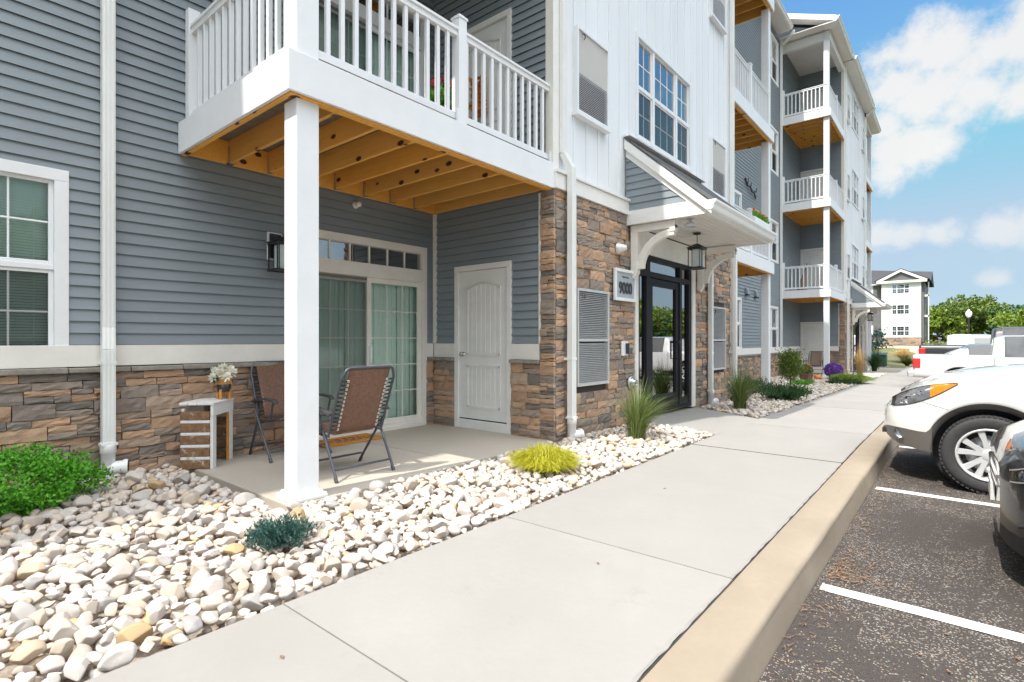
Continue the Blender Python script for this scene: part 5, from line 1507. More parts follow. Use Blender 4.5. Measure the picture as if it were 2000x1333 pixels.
juniper('dark green spreading juniper beside the second tall grass clump', (-2.98, 12.9, -.06), .62, .30, 46, 'leaf_deep', 5)
juniper('small dark juniper behind the post of the balcony beyond the canopy', (-3.9, 14.2, -.08), .45, .42, 40, 'leaf_deep', 15, sprays=50)
juniper('flat dark green groundcover between the small tree and the purple flowers', (-2.86, 20.2, -.16), .62, .10, 30, 'leaf_deep', 6, sprays=44)
juniper('flat green creeping plant on the stones behind the small tree', (-3.7, 18.6, -.14), .42, .13, 30, 'leaf_bright', 7, sprays=40)

def thread_plant(label, c, R0, h, n, leafm, seed, width=.0028):
    """Mound of arching thread-like shoots."""
    o = root('thread_cypress', label, 'plant', c); r = random.Random(seed); m = MB(); c = Vector(c)
    for k in range(n):
        a = r.uniform(0, 6.28); e = math.sqrt(r.random()); d = Vector((math.cos(a), math.sin(a), 0)); L = R0 * (.25 + .75 * e)
        b = c + d * R0 * .45 * r.random(); hh = h * r.uniform(.65, 1.08) * (1.1 - .55 * e)
        pts = [b, b + d * L * .25 + Vector((0, 0, hh * .7)), b + d * L * .55 + Vector((0, 0, hh)), b + d * L * .82 + Vector((r.gauss(0, .03), r.gauss(0, .03), hh * r.uniform(.65, .95)))]
        s = Vector((-d.y, d.x, 0)) + Vector((0, 0, r.uniform(-.6, .6))); w = width * r.uniform(.7, 1.4)
        vs = []
        for i, p in enumerate(pts): ww = w * (1 - .25 * i); vs += [p - s * ww, p + s * ww]
        m.add(vs, [(2 * i, 2 * i + 1, 2 * i + 3, 2 * i + 2) for i in range(3)])
        for i in range(3):
            p = pts[1].lerp(pts[3], r.random()); q = Vector((r.gauss(0, 1), r.gauss(0, 1), r.gauss(.2, .7))).normalized() * R0 * .16
            m.add([p - s * w * .6, p + s * w * .6, p + q + s * w * .3, p + q - s * w * .3], [(0, 1, 2, 3)])
    m.build('foliage', leafm, o); return o
thread_plant('low yellow gold mound of thread foliage on the stones at the patio corner', (-3.05, 4.17, -.01), .33, .25, 2400, 'leaf_gold', 4)
thread_plant('low lime green mound beside the far entrance path', (-2.75, 20.9, -.17), .62, .34, 1600, 'leaf_lime', 9, .006)

def grass_clump(label, c, h, spread, n, seed, leafm='blade_green', width=.004, group='tall grass clumps along the front', lean=(0, 0)):
    o = root('grass_clump', label, 'grass clump', c, group); r = random.Random(seed); m = MB(); c = Vector(c)
    for k in range(n):
        a = r.uniform(0, 6.28); d = Vector((math.cos(a), math.sin(a), 0)) ; e = r.random() ** .7
        b = c + d * r.uniform(0, .11); H = h * r.uniform(.55, 1.08) * (1 - .25 * e); S = spread * e * r.uniform(.6, 1.1)
        dd = d + Vector((lean[0], lean[1], 0))
        n_ = 6; vs = []; s = Vector((-d.y, d.x, 0)); w = width * r.uniform(.6, 1.3)
        for i in range(n_ + 1):
            t = i / n_; p = b + dd * S * (t ** 2.1) + Vector((0, 0, H * (t - .30 * e * t ** 3.2)))
            ww = w * (1 - t) ** .6 + .0004; vs += [p - s * ww, p + s * ww]
        m.add(vs, [(2 * i, 2 * i + 1, 2 * i + 3, 2 * i + 2) for i in range(n_)], 0, True)
    m.build('blades', leafm, o); return o
grass_clump('tall arching green grass clump on white stones, left of the near entrance door', (-3.12, 6.22, -.02), .90, .66, 520, 3, lean=(.10, .25))
grass_clump('tall green grass clump in front of the far stone corner, right of the near entrance', (-3.13, 10.42, -.05), 1.02, .72, 640, 4)
grass_clump('straw coloured dry reed clump beside the far canopy posts', (-3.0, 25.2, -.23), 1.5, .30, 220, 5, 'blade_straw', .010, None)
grass_clump('broad dark green grass clump at the far end of the sidewalk', (-3.3, 33.0, -.33), 1.25, .95, 520, 6, 'leaf_deep', .011)
grass_clump('olive grass clump at the edge of the soil bank', (-5.0, 46, -.3), 1.7, 1.4, 500, 7, 'leaf_olive', .02)
grass_clump('tall olive weeds on the soil bank behind the utility box', (-7.0, 52, -.1), 2.2, 1.8, 600, 8, 'leaf_olive', .025)
grass_clump('tan dry weeds in front of the soil bank', (-3.2, 50, -.25), 1.1, 2.0, 600, 9, 'blade_straw', .02, 'dry weeds')
grass_clump('green and tan weeds right of the utility box', (-2.6, 44, -.45), .8, 1.4, 500, 10, 'leaf_olive', .016, 'dry weeds')

def young_tree(label, c, h, crown_z, rad, n, size, leafm, seed, cat='tree'):
    o = root('young_tree', label, cat, c); r = random.Random(seed); x, y, z = c
    t = MB(); t.tube([(x, y, z - .05), (x + .01, y, z + h * .4), (x - .01, y + .01, z + h * .75)], [.022, .018, .008], 7)
    for k in range(14):
        a = r.uniform(0, 6.28); zz = z + h * r.uniform(.25, .75); t.tube([(x, y, zz), (x + rad[0] * .7 * math.cos(a), y + rad[1] * .7 * math.sin(a), zz + h * .15)], [.01, .003], 5)
    t.build('trunk', 'stem_brown', o)
    m = MB(); leaf_quads(m, clump_points(n, (x, y, z + crown_z), rad, r, 60, .22, seed, z + .2), size, r, aspect=.35); m.build('crown', leafm, o); return o
young_tree('small young evergreen tree on the stones in front of the far balconies', (-3.63, 16.6, -.12), 1.15, .68, (.20, .20, .38), 3600, .036, 'leaf_tree', 12)

def mum():
    c = (-3.5, 22.55, -.2)
    o = root('flower_pot', 'round purple flowering plant in a dark pot at the foot of the far post', 'flower pot', c); x, y, z = c; r = random.Random(4)
    p = MB(); p.lathe([(0, 0), (.13, 0), (.17, .2), (.16, .2), (0, .18)], c, 'z', 20); p.build('pot', 'pot_black', o)
    m = MB(); leaf_quads(m, blob_points(1500, (x, y, z + .36), (.31, .31, .25), r, .7, .05, z + .12), .035, r); m.build('blossoms', 'petal_purple', o)
mum()
def pumpkins():
    for (x, y, s, lab) in ((-3.93, 22.1, .13, 'orange pumpkin at the foot of the far post, left of the purple flowers'), (-3.0, 23.0, .10, 'small orange pumpkin right of the purple flowers')):
        o = root('pumpkin', lab, 'pumpkin', (x, y, -.21), 'pumpkins by the far post'); m = MB(); vs = []; n = 32; k = 10
        for i in range(k + 1):
            t = math.pi * i / k
            for j in range(n):
                a = 6.2832 * j / n; rr = s * (1 + .07 * math.cos(a * 8)) * math.sin(t) ** .8 if 0 < i < k else .002
                vs.append((x + rr * math.cos(a), y + rr * math.sin(a), -.21 + s * .8 * (1 - math.cos(t))))
        m.add(vs, [(i * n + j, i * n + (j + 1) % n, (i + 1) * n + (j + 1) % n, (i + 1) * n + j) for i in range(k) for j in range(n)], 0, True); m.build('flesh', 'pumpkin', o)
        q = MB(); q.tube([(x, y, -.21 + s * 1.55), (x + .01, y, -.21 + s * 2.0)], [.02, .012], 6); q.build('stalk', 'stem_brown', o)
pumpkins()
def window_box():
    c = (-3.98, 20.5, -.17)
    o = root('planter_box', 'brown plastic trough planter with green plants in front of the far patio chair', 'planter', c); x, y, z = c; r = random.Random(2)
    m = MB(); m.prism([(x - .10, y - .42, z), (x + .10, y - .42, z), (x + .13, y - .42, z + .27), (x - .13, y - .42, z + .27)], (0, .84, 0)); m.box(x - .145, x + .145, y - .435, y + .435, z + .255, z + .285); m.build('trough', 'terracotta_plastic', o, bevel=.008)
    l = MB(); leaf_quads(l, blob_points(420, (x, y + .1, z + .40), (.16, .45, .18), r, .2), .05, r); l.build('leaves', 'leaf_olive', o)
    f = MB(); leaf_quads(f, blob_points(40, (x, y + .36, z + .55), (.08, .1, .06), r, .2), .035, r); f.build('blossoms', 'petal_orange', o)
window_box()
c3 = copy_tree(ch); c3.location = (-4.55, 24.9, -.215); c3.rotation_euler = (0, 0, R(-95)); c3['label'] = 'tan sling folding chair on the far patio, behind the trough planter'; c3['group'] = 'patio chairs'
for q in c3.children:
    if 'sling' in q.name and 'back' in q.name or 'seat_sling' in q.name:
        q.data = q.data.copy(); q.data.materials[0] = MATS['sling_tan']
def far_umbrella():
    m = MB(); b = Vector((-5.15, 25.6, 3.05))
    m.tube([b, b + Vector((.02, .05, .3)), b + Vector((.05, .1, .75)), b + Vector((.12, .15, 1.15)), b + Vector((.16, .18, 1.5))], [.16, .17, .13, .06, .015], 10)
    for k in range(6): a = k * 1.05; m.tube([b + Vector((.14 * math.cos(a), .14 * math.sin(a), .05)), b + Vector((.05 + .11 * math.cos(a), .1 + .11 * math.sin(a), .75)), b + Vector((.12, .15, 1.12))], [.05, .04, .015], 6)
    tag(rebase(m.build('folded_umbrella', 'sling_tan')), 'folded tan umbrella on the second floor far balcony, left of its white door', 'umbrella')
far_umbrella()

# ------------------------------------------------------------------ river rock in the planting bed
def rock_shapes(k, sub, seed):
    out = []
    for i in range(k):
        r = random.Random(seed + i); bm = bmesh.new(); bmesh.ops.create_icosphere(bm, subdivisions=sub, radius=1.0)
        sx, sy, sz = 1.0, r.uniform(.62, .86), r.uniform(.50, .70)
        dirs = [(Vector((r.gauss(0, 1), r.gauss(0, 1), r.gauss(0, 1))).normalized(), r.uniform(.45, .88)) for _ in range(10)]
        bumps = [(Vector((r.gauss(0, 1), r.gauss(0, 1), r.gauss(0, 1))).normalized(), r.uniform(-.14, .16)) for _ in range(8)]
        for v in bm.verts:
            p = v.co.normalized(); q = p.copy()
            for d, c in dirs:                                   # flattened facets, softened
                t = q.dot(d)
                if t > c: q -= d * (t - c) * .92
            q *= 1 + sum(w * max(0, p.dot(d)) ** 4 for d, w in bumps)
            v.co = Vector((q.x * sx, q.y * sy, q.z * sz))
        bm.verts.ensure_lookup_table()
        vs = np.array([v.co[:] for v in bm.verts]); fs = np.array([[v.index for v in f.verts] for f in bm.faces]); bm.free(); out.append((vs, fs))
    return out
def in_bed(x, y, mg=0.0):
    if not (-6.02 < x < -2.485 - mg * .36): return False
    if 1.98 - mg * .5 < y < 5.6 and x < -3.86 + mg * .6: return False                       # near patio
    if 5.3 < y < 12.3 and x < -3.80 + mg * .5: return False                                # near block
    if 12.1 < y < 15.85 and x < -3.85: return False
    if 15.8 < y < 24.3 and x < -5.55: return False
    if 24.2 < y < 27.8 and x < -3.85: return False
    if 27.5 < y and x < -3.8: return False
    for (a, b, c, d) in ((7.70, 7.25, 10.30, 9.22), (29.7, 29.5, 32.4, 31.5)):             # entrance paths
        t = (x + 4.05) / 1.57; lo = a + (b - a) * t; hi = c + (d - c) * t
        if lo - .02 < y < hi + .02 + (mg * .4): return False
    if (x + 5.40) ** 2 + (y - .7) ** 2 < .30 ** 2: return False
    return True
def river_rock():
    r = random.Random(77); grid = {}; rocks = []
    def ok(x, y, d, layer):
        cx, cy = int(x / .15), int(y / .15)
        for i in range(cx - 2, cx + 3):
            for j in range(cy - 2, cy + 3):
                for (a, b, s) in grid.get((layer, i, j), ()):
                    if (a - x) ** 2 + (b - y) ** 2 < ((d + s) * .5) ** 2: return False
        grid.setdefault((layer, cx, cy), []).append((x, y, d)); return True
    def scatter(y0, y1, tries, dmin, dmax, layer, z0, power=1.6):
        for _ in range(tries):
            x = r.uniform(-6.0, -2.5); y = r.uniform(y0, y1); L = dmin + (dmax - dmin) * r.random() ** power
            if not in_bed(x, y, L): continue
            if ok(x, y, L * (.64 if layer else .72), layer): rocks.append((x, y, zg(y) + z0 + r.uniform(-.008, .012), L, r.uniform(0, 6.28), r.gauss(0, .22), r.gauss(0, .22), layer))
    for (y0, y1, k) in ((-1.2, 7.6, 1.0), (9.2, 16, .55), (16, 30, .35)):
        a = (y1 - y0)
        scatter(y0, y1, int(a * 260 * k), .10, .17, 0, -.045, 1.0); scatter(y0, y1, int(a * 700 * k), .055, .10, 0, -.05, 1.0)
        scatter(y0, y1, int(a * 90 * k), .12, .19, 1, -.002, 1.7); scatter(y0, y1, int(a * 650 * k), .085, .135, 1, -.006, 1.0); scatter(y0, y1, int(a * 2200 * k), .05, .09, 1, -.008, 1.0)
    fine = rock_shapes(18, 4, 100); mid = rock_shapes(14, 3, 200); low = rock_shapes(10, 2, 300)
    fw = (-math.sin(R(39.7)), math.cos(R(39.7))); rt = (math.cos(R(39.7)), math.sin(R(39.7)))
    def show(q):
        x, y, z, L = q[:4]; d = x * fw[0] + y * fw[1]
        if d < .5: return 0
        px = 1000 + 1050 * (x * rt[0] + y * rt[1]) / d; py = 665 + 1050 * (1.25 - z) / d
        if not (10 < px < 1990 and py < 1325): return 0
        return L / d * (1 if q[7] == 1 else .35)
    order = sorted(rocks, key=show, reverse=True); big, rest = order[:295], order[295:]
    meshes = []
    for vs, fs in fine:
        me = bpy.data.meshes.new('river_rock'); me.from_pydata(vs.tolist(), [], fs.tolist()); me.polygons.foreach_set('use_smooth', [True] * len(fs)); me.materials.append(MATS['river_rock']); me.update(); meshes.append(me)
    for k, (x, y, z, L, a, b, c, layer) in enumerate(big):
        o = bpy.data.objects.new('river_rock', meshes[k % len(meshes)]); C.objects.link(o); o.location = (x, y, z + L * .10); o.rotation_euler = (b, c, a); h = L / 2; o.scale = (h, h * r.uniform(.9, 1.1), h * r.uniform(.9, 1.2))
        tag(o, 'smooth pale river rock lying loose in the bed beside the sidewalk', 'rock', 'river rocks in the bed')
    V = []; F = []; n = 0
    for (x, y, z, L, a, b, c, layer) in rest:
        d = math.hypot(x, y); vs, fs = (mid if d < 4.2 and layer else low)[r.randrange(10)]
        M = np.array(Matrix.Rotation(a, 3, 'Z') @ Matrix.Rotation(b, 3, 'X') @ Matrix.Rotation(c, 3, 'Y')); V.append((vs * (L / 2)) @ M.T + np.array((x, y, z + L * .08))); F.append(fs + n); n += len(vs)
    V = np.concatenate(V); F = np.concatenate(F)
    me = bpy.data.meshes.new('loose_stones'); me.vertices.add(len(V)); me.vertices.foreach_set('co', V.ravel()); me.loops.add(len(F) * 3); me.polygons.add(len(F))
    me.polygons.foreach_set('loop_start', np.arange(0, len(F) * 3, 3)); me.loops.foreach_set('vertex_index', F.ravel().astype(np.int32)); me.polygons.foreach_set('use_smooth', np.ones(len(F), bool)); me.update(); me.validate()
    me.materials.append(MATS['river_rock']); o = bpy.data.objects.new('loose_stones', me); C.objects.link(o); o['kind'] = 'stuff'; o['label'] = 'bed of smaller pale river stones between the building and the sidewalk'
river_rock()

# ------------------------------------------------------------------ vehicles (local: x runs from the end near the kerb, y across, z up)
class Car:
    def __init__(s, keys, wheels, R_arch=.465, clad=True, arch_in=.41):
        s.k = np.array(keys, float); s.wheels = wheels; s.R = R_arch; s.Ri = arch_in; s.clad = clad
    def at(s, x):
        # x, zb, zc, zm, zs, wb, wm, ws, zh, wh, zt
        v = [np.interp(x, s.k[:, 0], s.k[:, i]) for i in range(11)]
        zb, zc, zm, zs, wb, wm, ws, zh, wh, zt = v[1:]
        for (xc, zc0) in s.wheels:
            d = abs(x - xc)
            if d < s.Ri: zb = max(zb, zc0 + math.sqrt(s.Ri ** 2 - d * d))
            if d < s.R: zc = max(zc, zc0 + math.sqrt(s.R ** 2 - d * d))
        if zc < zb + .012: zc = zb + .012
        if zm < zc + .03: zm = zc + .03
        if zs < zm + .03: zs = zm + .03
        return zb, zc, zm, zs, wb, wm, ws, zh, wh, zt
    def ring(s, x):
        zb, zc, zm, zs, wb, wm, ws, zh, wh, zt = s.at(x)
        P = [(wb, zb), (min(wm, wb + (wm - wb) * .9), zc)]
        pts = [(wb + .001 * t + (P[1][0] - wb) * t, zb + (zc - zb) * t) for t in (0, .5, 1)]
        c0, c1, c2 = P[1], (wm, zm), (ws, zs)
        for t in (.2, .4, .6, .8, 1.0):           # bulging flank
            a = (1 - t) ** 2; b = 2 * t * (1 - t); c = t * t
            q1 = (2 * c1[0] - .5 * (c0[0] + c2[0]), 2 * c1[1] - .5 * (c0[1] + c2[1])) if c0[1] < c1[1] < c2[1] else c1
            q1 = (min(q1[0], wm * 1.02), min(max(q1[1], c0[1]), c2[1]))
            pts.append((a * c0[0] + b * q1[0] + c * c2[0], a * c0[1] + b * q1[1] + c * c2[1]))
        for t in (.25, .5, .75, 1.0): pts.append((ws + (wh - ws) * t, zs + (zh - zs) * t))
        for t in (.15, .35, .6, .8, 1.0): pts.append((wh * (1 - t), zh + (zt - zh) * (1 - (1 - t) ** 2)))
        return pts
    def width(s, x, z):
        r = s.ring(x)[:12]
        for (w0, z0), (w1, z1) in zip(r, r[1:]):
            if z0 <= z <= z1: return w0 + (w1 - w0) * (z - z0) / max(1e-6, z1 - z0)
        return r[-1][0] if z > r[-1][1] else r[0][0]
    def build(s, o, L, paint, clad, side_win, front_glass, rear_glass, step=.035, glassm='car_glass'):
        xs = sorted(set([round(t, 4) for t in np.arange(0, L + .001, step)] + [L] + [k[0] for k in s.k] + [xc + sg * s.Ri * f for xc, _ in s.wheels for sg in (-1, 1) for f in (.9, .97, .995, 1.0, 1.002)]))
        xs = [x for x in xs if 0 <= x <= L]
        rings = [s.ring(x) for x in xs]; n = len(rings[0])
        body, cl, gl = MB(), MB(), {}
        def kind(i, j):
            xm = (xs[i] + xs[i + 1]) / 2
            if j < 2: return 'clad' if clad else 'body'
            if 7 <= j < 11:
                for w, (a, b) in enumerate(side_win):
                    if a < xm < b: return ('side', w)
            if j >= 11 or (j >= 8):
                for nm, rng in (('windscreen', front_glass), ('rear_window', rear_glass)):
                    if rng and rng[0] < xm < rng[1] and j >= 11: return (nm, 0)
            return 'body'
        groups = {}
        for i in range(len(xs) - 1):
            for j in range(n - 1):
                groups.setdefault(kind(i, j), []).append((i, j))
        def mesh(cells, sides):
            m = MB()
            for sg in sides:
                idx = {}; vs = []; fs = []
                for (i, j) in cells:
                    q = []
                    for (a, b) in ((i, j), (i + 1, j), (i + 1, j + 1), (i, j + 1)):
                        if (a, b) not in idx: idx[(a, b)] = len(vs); w, z = rings[a][b]; vs.append((xs[a], sg * w, z))
                        q.append(idx[(a, b)])
                    fs.append(tuple(q) if sg < 0 else tuple(q[::-1]))
                m.add(vs, fs, 0, True)
            return m
        for k, cells in groups.items():
            if k == 'body':
                m = mesh(cells, (-1, 1))
                for i in (0, len(xs) - 1):                        # close both ends
                    r = rings[i]; loop = [(xs[i], -w, z) for w, z in r] + [(xs[i], w, z) for w, z in r[::-1]][1:]
                    m.add(loop, [tuple(range(len(loop)))], 0, False)
                m.build('body', paint, o)
            elif k == 'clad': mesh(cells, (-1, 1)).build('cladding', clad, o)
            elif k[0] == 'side':
                for sg in (-1, 1): mesh(cells, (sg,)).build('window', glassm, o)
            else: mesh(cells, (-1, 1)).build(k[0], glassm, o)
        u = MB()                                                  # floor pan, wheel wells and cabin lining
        zb = min(k[1] for k in s.k); w = max(k[6] for k in s.k) - .28
        u.box(.25, L - .25, -w, w, zb + .03, zb + .2)
        for (xc, z0) in s.wheels:
            for sg in (-1, 1):
                vs = []; fs = []; nn = 14; R2 = s.Ri + .012
                for k in range(nn + 1):
                    t = math.pi * (k / nn * 1.16 - .08); vs += [(xc - R2 * math.cos(t), sg * (w + .02), z0 + R2 * math.sin(t)), (xc - R2 * math.cos(t), sg * (s.width(xc - R2 * .99 * math.cos(t) if 0 < t < math.pi else xc, z0 + R2) - .015), z0 + R2 * math.sin(t))]
                fs = [(2 * k, 2 * k + 1, 2 * k + 3, 2 * k + 2) for k in range(nn)]; u.add(vs, fs)
                u.add([(xc + R2 * math.cos(t), sg * (w + .03), z0 + R2 * math.sin(t)) for t in [k * 6.283 / 20 for k in range(20)]], [tuple(range(20))])
        u.build('underbody', 'cladding_black', o)
    def patch(s, o, name, mats, x0, x1, lo, hi, nu=16, nv=5, off=.006, midx=None, sides=(-1, 1), cols=None):
        for sg in sides:
            m = MB(); vs = []
            for i in range(nu + 1):
                u = i / nu; x = x0 + (x1 - x0) * u; a, b = lo(u), hi(u)
                for j in range(nv + 1):
                    z = a + (b - a) * j / nv; vs.append((x - (off if x < .5 else 0), sg * (s.width(x, z) + off), z))
            w = nv + 1
            for i in range(nu):
                k = midx(i / nu) if midx else 0
                m.add([vs[i * w + j] for j in range(w)] + [vs[(i + 1) * w + j] for j in range(w)], [(j, w + j, w + j + 1, j + 1) if sg < 0 else (j, j + 1, w + j + 1, w + j) for j in range(nv)], k, True)
            m.build(name, mats, o)

def wheel(o, xc, y, R_, wid, sg, spokes=5, rimR=None, rim='alloy'):
    rim_r = rimR or R_ * .66
    w = root('wheel', None, None, (0, 0, 0)); bpy.data.objects.remove(w)
    c = (xc, y, R_)
    t = MB(); h = wid / 2
    prof = [(rim_r, -h * .8), (rim_r + .02, -h * .95), (R_ * .88, -h), (R_ - .022, -h * .92), (R_ - .004, -h * .72), (R_, -h * .3), (R_, h * .3), (R_ - .004, h * .72), (R_ - .022, h * .92), (R_ * .88, h), (rim_r + .02, h * .95), (rim_r, h * .8)]
    t.lathe(prof, c, 'y', 48)
    for k in range(56):                                          # tread blocks at the shoulder
        a = 6.2832 * k / 56; d = Vector((math.cos(a), 0, math.sin(a)))
        for e in (-1, 1): t.obox(Vector(c) + d * (R_ - .004) + Vector((0, e * h * .62, 0)), d, (0, 1, 0), d.cross(Vector((0, 1, 0))), .007, h * .26, R_ * .036)
    ty = t.build('wheel', 'tyre', o)
    m = MB(); f = sg * h
    m.lathe([(rim_r + .006, f * .86), (rim_r + .004, f * .95), (rim_r - .012, f * .93), (rim_r - .02, f * .6), (rim_r - .03, -f * .6)], c, 'y', 48)
    m.lathe([(0, f * .80), (R_ * .13, f * .80), (R_ * .16, f * .74), (R_ * .17, f * .5)], c, 'y', 24)
    for k in range(spokes):
        a0 = 6.2832 * k / spokes + .31
        for da in (-.20, .20):
            a1 = a0 + da * .55; a2 = a0 + da * 1.35
            p0 = Vector((c[0] + R_ * .10 * math.cos(a1), c[1] + f * .74, c[2] + R_ * .10 * math.sin(a1))); p1 = Vector((c[0] + (rim_r - .008) * math.cos(a2), c[1] + f * .82, c[2] + (rim_r - .008) * math.sin(a2)))
            d = (p1 - p0); L = d.length; d.normalize(); yv = Vector((0, 1, 0)); n = d.cross(yv).normalized()
            vs = []
            for (p, hw, th) in ((p0, R_ * .085, .030), (p0.lerp(p1, .5), R_ * .062, .026), (p1, R_ * .085, .020)):
                vs += [p + n * hw - yv * f / h * th, p + n * hw * .8, p - n * hw * .8, p - n * hw - yv * f / h * th]
            m.add(vs, [(0, 1, 5, 4), (1, 2, 6, 5), (2, 3, 7, 6), (4, 5, 9, 8), (5, 6, 10, 9), (6, 7, 11, 10)], 0, False)
        an = a0 + .62832; m.lathe([(0, f * .78), (.011, f * .78), (.013, f * .7)], (c[0] + R_ * .115 * math.cos(an), c[1], c[2] + R_ * .115 * math.sin(an)), 'y', 8, 1)
    m.build('rim', [rim, 'steel'], ty)
    d = MB(); d.lathe([(0, -f * .1), (rim_r - .03, -f * .1)], c, 'y', 32); d.lathe([(R_ * .17, f * .2), (rim_r * .72, f * .2), (rim_r * .72, f * .12)], c, 'y', 32, 1); d.build('brake', ['cladding_black', 'galvanised'], ty)

def white_suv():
    o = root('parked_suv', 'white sport utility vehicle with tan lower cladding, its nose over the kerb', 'car', (0, 0, 0), 'cars parked along the kerb', world=False)
    # x, zb, zc, zm, zs, wb, wm, ws, zh, wh, zt
    keys = [(0, .43, .50, .58, .66, .48, .56, .50, .685, .40, .70), (.025, .41, .52, .60, .69, .58, .69, .63, .72, .50, .74), (.06, .39, .53, .61, .72, .67, .775, .71, .755, .56, .78), (.12, .365, .53, .62, .765, .76, .85, .785, .805, .63, .835), (.2, .345, .525, .64, .82, .83, .90, .845, .865, .69, .90),
            (.3, .33, .515, .66, .885, .875, .935, .89, .93, .74, .965), (.45, .31, .51, .70, .96, .90, .96, .92, 1.005, .79, 1.035), (.65, .30, .51, .74, 1.02, .91, .97, .935, 1.06, .82, 1.09), (.9, .30, .51, .77, 1.06, .915, .975, .935, 1.10, .83, 1.13), (1.2, .30, .50, .78, 1.09, .915, .975, .93, 1.135, .84, 1.165), (1.38, .30, .48, .78, 1.10, .915, .975, .925, 1.155, .82, 1.20),
            (2.05, .30, .45, .78, 1.12, .915, .975, .915, 1.62, .68, 1.66), (2.5, .30, .45, .78, 1.13, .915, .975, .915, 1.70, .66, 1.74), (3.6, .30, .45, .78, 1.15, .915, .975, .905, 1.70, .65, 1.74), (4.3, .30, .48, .78, 1.18, .90, .965, .885, 1.64, .62, 1.68), (4.65, .34, .5, .78, 1.18, .86, .94, .84, 1.22, .74, 1.26), (4.82, .42, .52, .72, .95, .74, .84, .76, .99, .64, 1.0)]
    c = Car(keys, [(.815, .355), (3.62, .355)])
    c.build(o, 4.82, 'car_white', 'cladding_tan', [(2.0, 2.9), (2.98, 3.75), (3.82, 4.3)], (1.42, 2.1), (4.32, 4.62), step=.03)
    lo = lambda u: .735 + .25 * u ** 1.15 - .035 * math.sin(math.pi * u); hi = lambda u: .80 + .195 * u + .052 * math.sin(math.pi * min(1, u * 1.0)) ** .8 * (1 - u * .3)
    c.patch(o, 'headlight', ['lamp_silver', 'lamp_amber', 'cladding_black'], .07, .60, lo, hi, 26, 6, .004, lambda u: 1 if u > .60 else (2 if u < .04 else 0))
    for sg in (-1, 1):
        hl = MB()
        for (xx, zz, rr) in ((.34, .885, .034), (.24, .815, .05), (.18, .785, .022)): 
            w = c.width(xx, zz); hl.lathe([(rr, -.004), (rr * .9, .004), (rr * .5, .0075), (0, .009)], (xx - .004, sg * (w + .001), zz), 'y', 18)
        hl.build('lamp_lens', 'chrome', o)
        e = MB(); pts = [(.07 + .53 * u - .004, sg * (c.width(.07 + .53 * u, hi(u)) + .005), hi(u)) for u in [k / 20 for k in range(21)]]; e.tube(pts, .004, 5); pts = [(.07 + .53 * u - .004, sg * (c.width(.07 + .53 * u, lo(u)) + .005), lo(u)) for u in [k / 20 for k in range(21)]]; e.tube(pts, .004, 5); e.build('headlight_trim', 'black_metal', o)
        s = MB(); pts = [(x, sg * (c.width(x, z) + .0005), z) for x, z in [(.33 + .31 * t / 8, .80 - .09 * t / 8) for t in range(9)]]; s.tube(pts, .0022, 4); s.build('panel_seam', 'cladding_black', o)
        f = MB(); f.lathe([(.055, -.01), (.05, .004), (.03, .008), (0, .009)], (.155, sg * c.width(.155, .47), .475), 'y', 18); f.build('fog_lamp', 'lamp_silver', o)
    g = MB()
    for z in (.60, .64, .68): g.obox((-.006, 0, z), (0, 1, 0), (1, 0, 0), (0, 0, 1), .44, .012, .009)
    g.build('grille', 'chrome', o)
    q = MB(); q.box(-.03, .0, -.16, .16, .46, .57); q.build('number_plate', 'plate_white', o)
    q = MB(); q.box(-.022, .02, -.55, .55, .425, .47); q.build('bumper_grille', 'cladding_black', o)
    for xc in (.815, 3.62):
        for sg in (-1, 1): wheel(o, xc, sg * .875, .355, .235, sg)
    o.location = (-.60, 7.46, -.146); return o
white_suv()
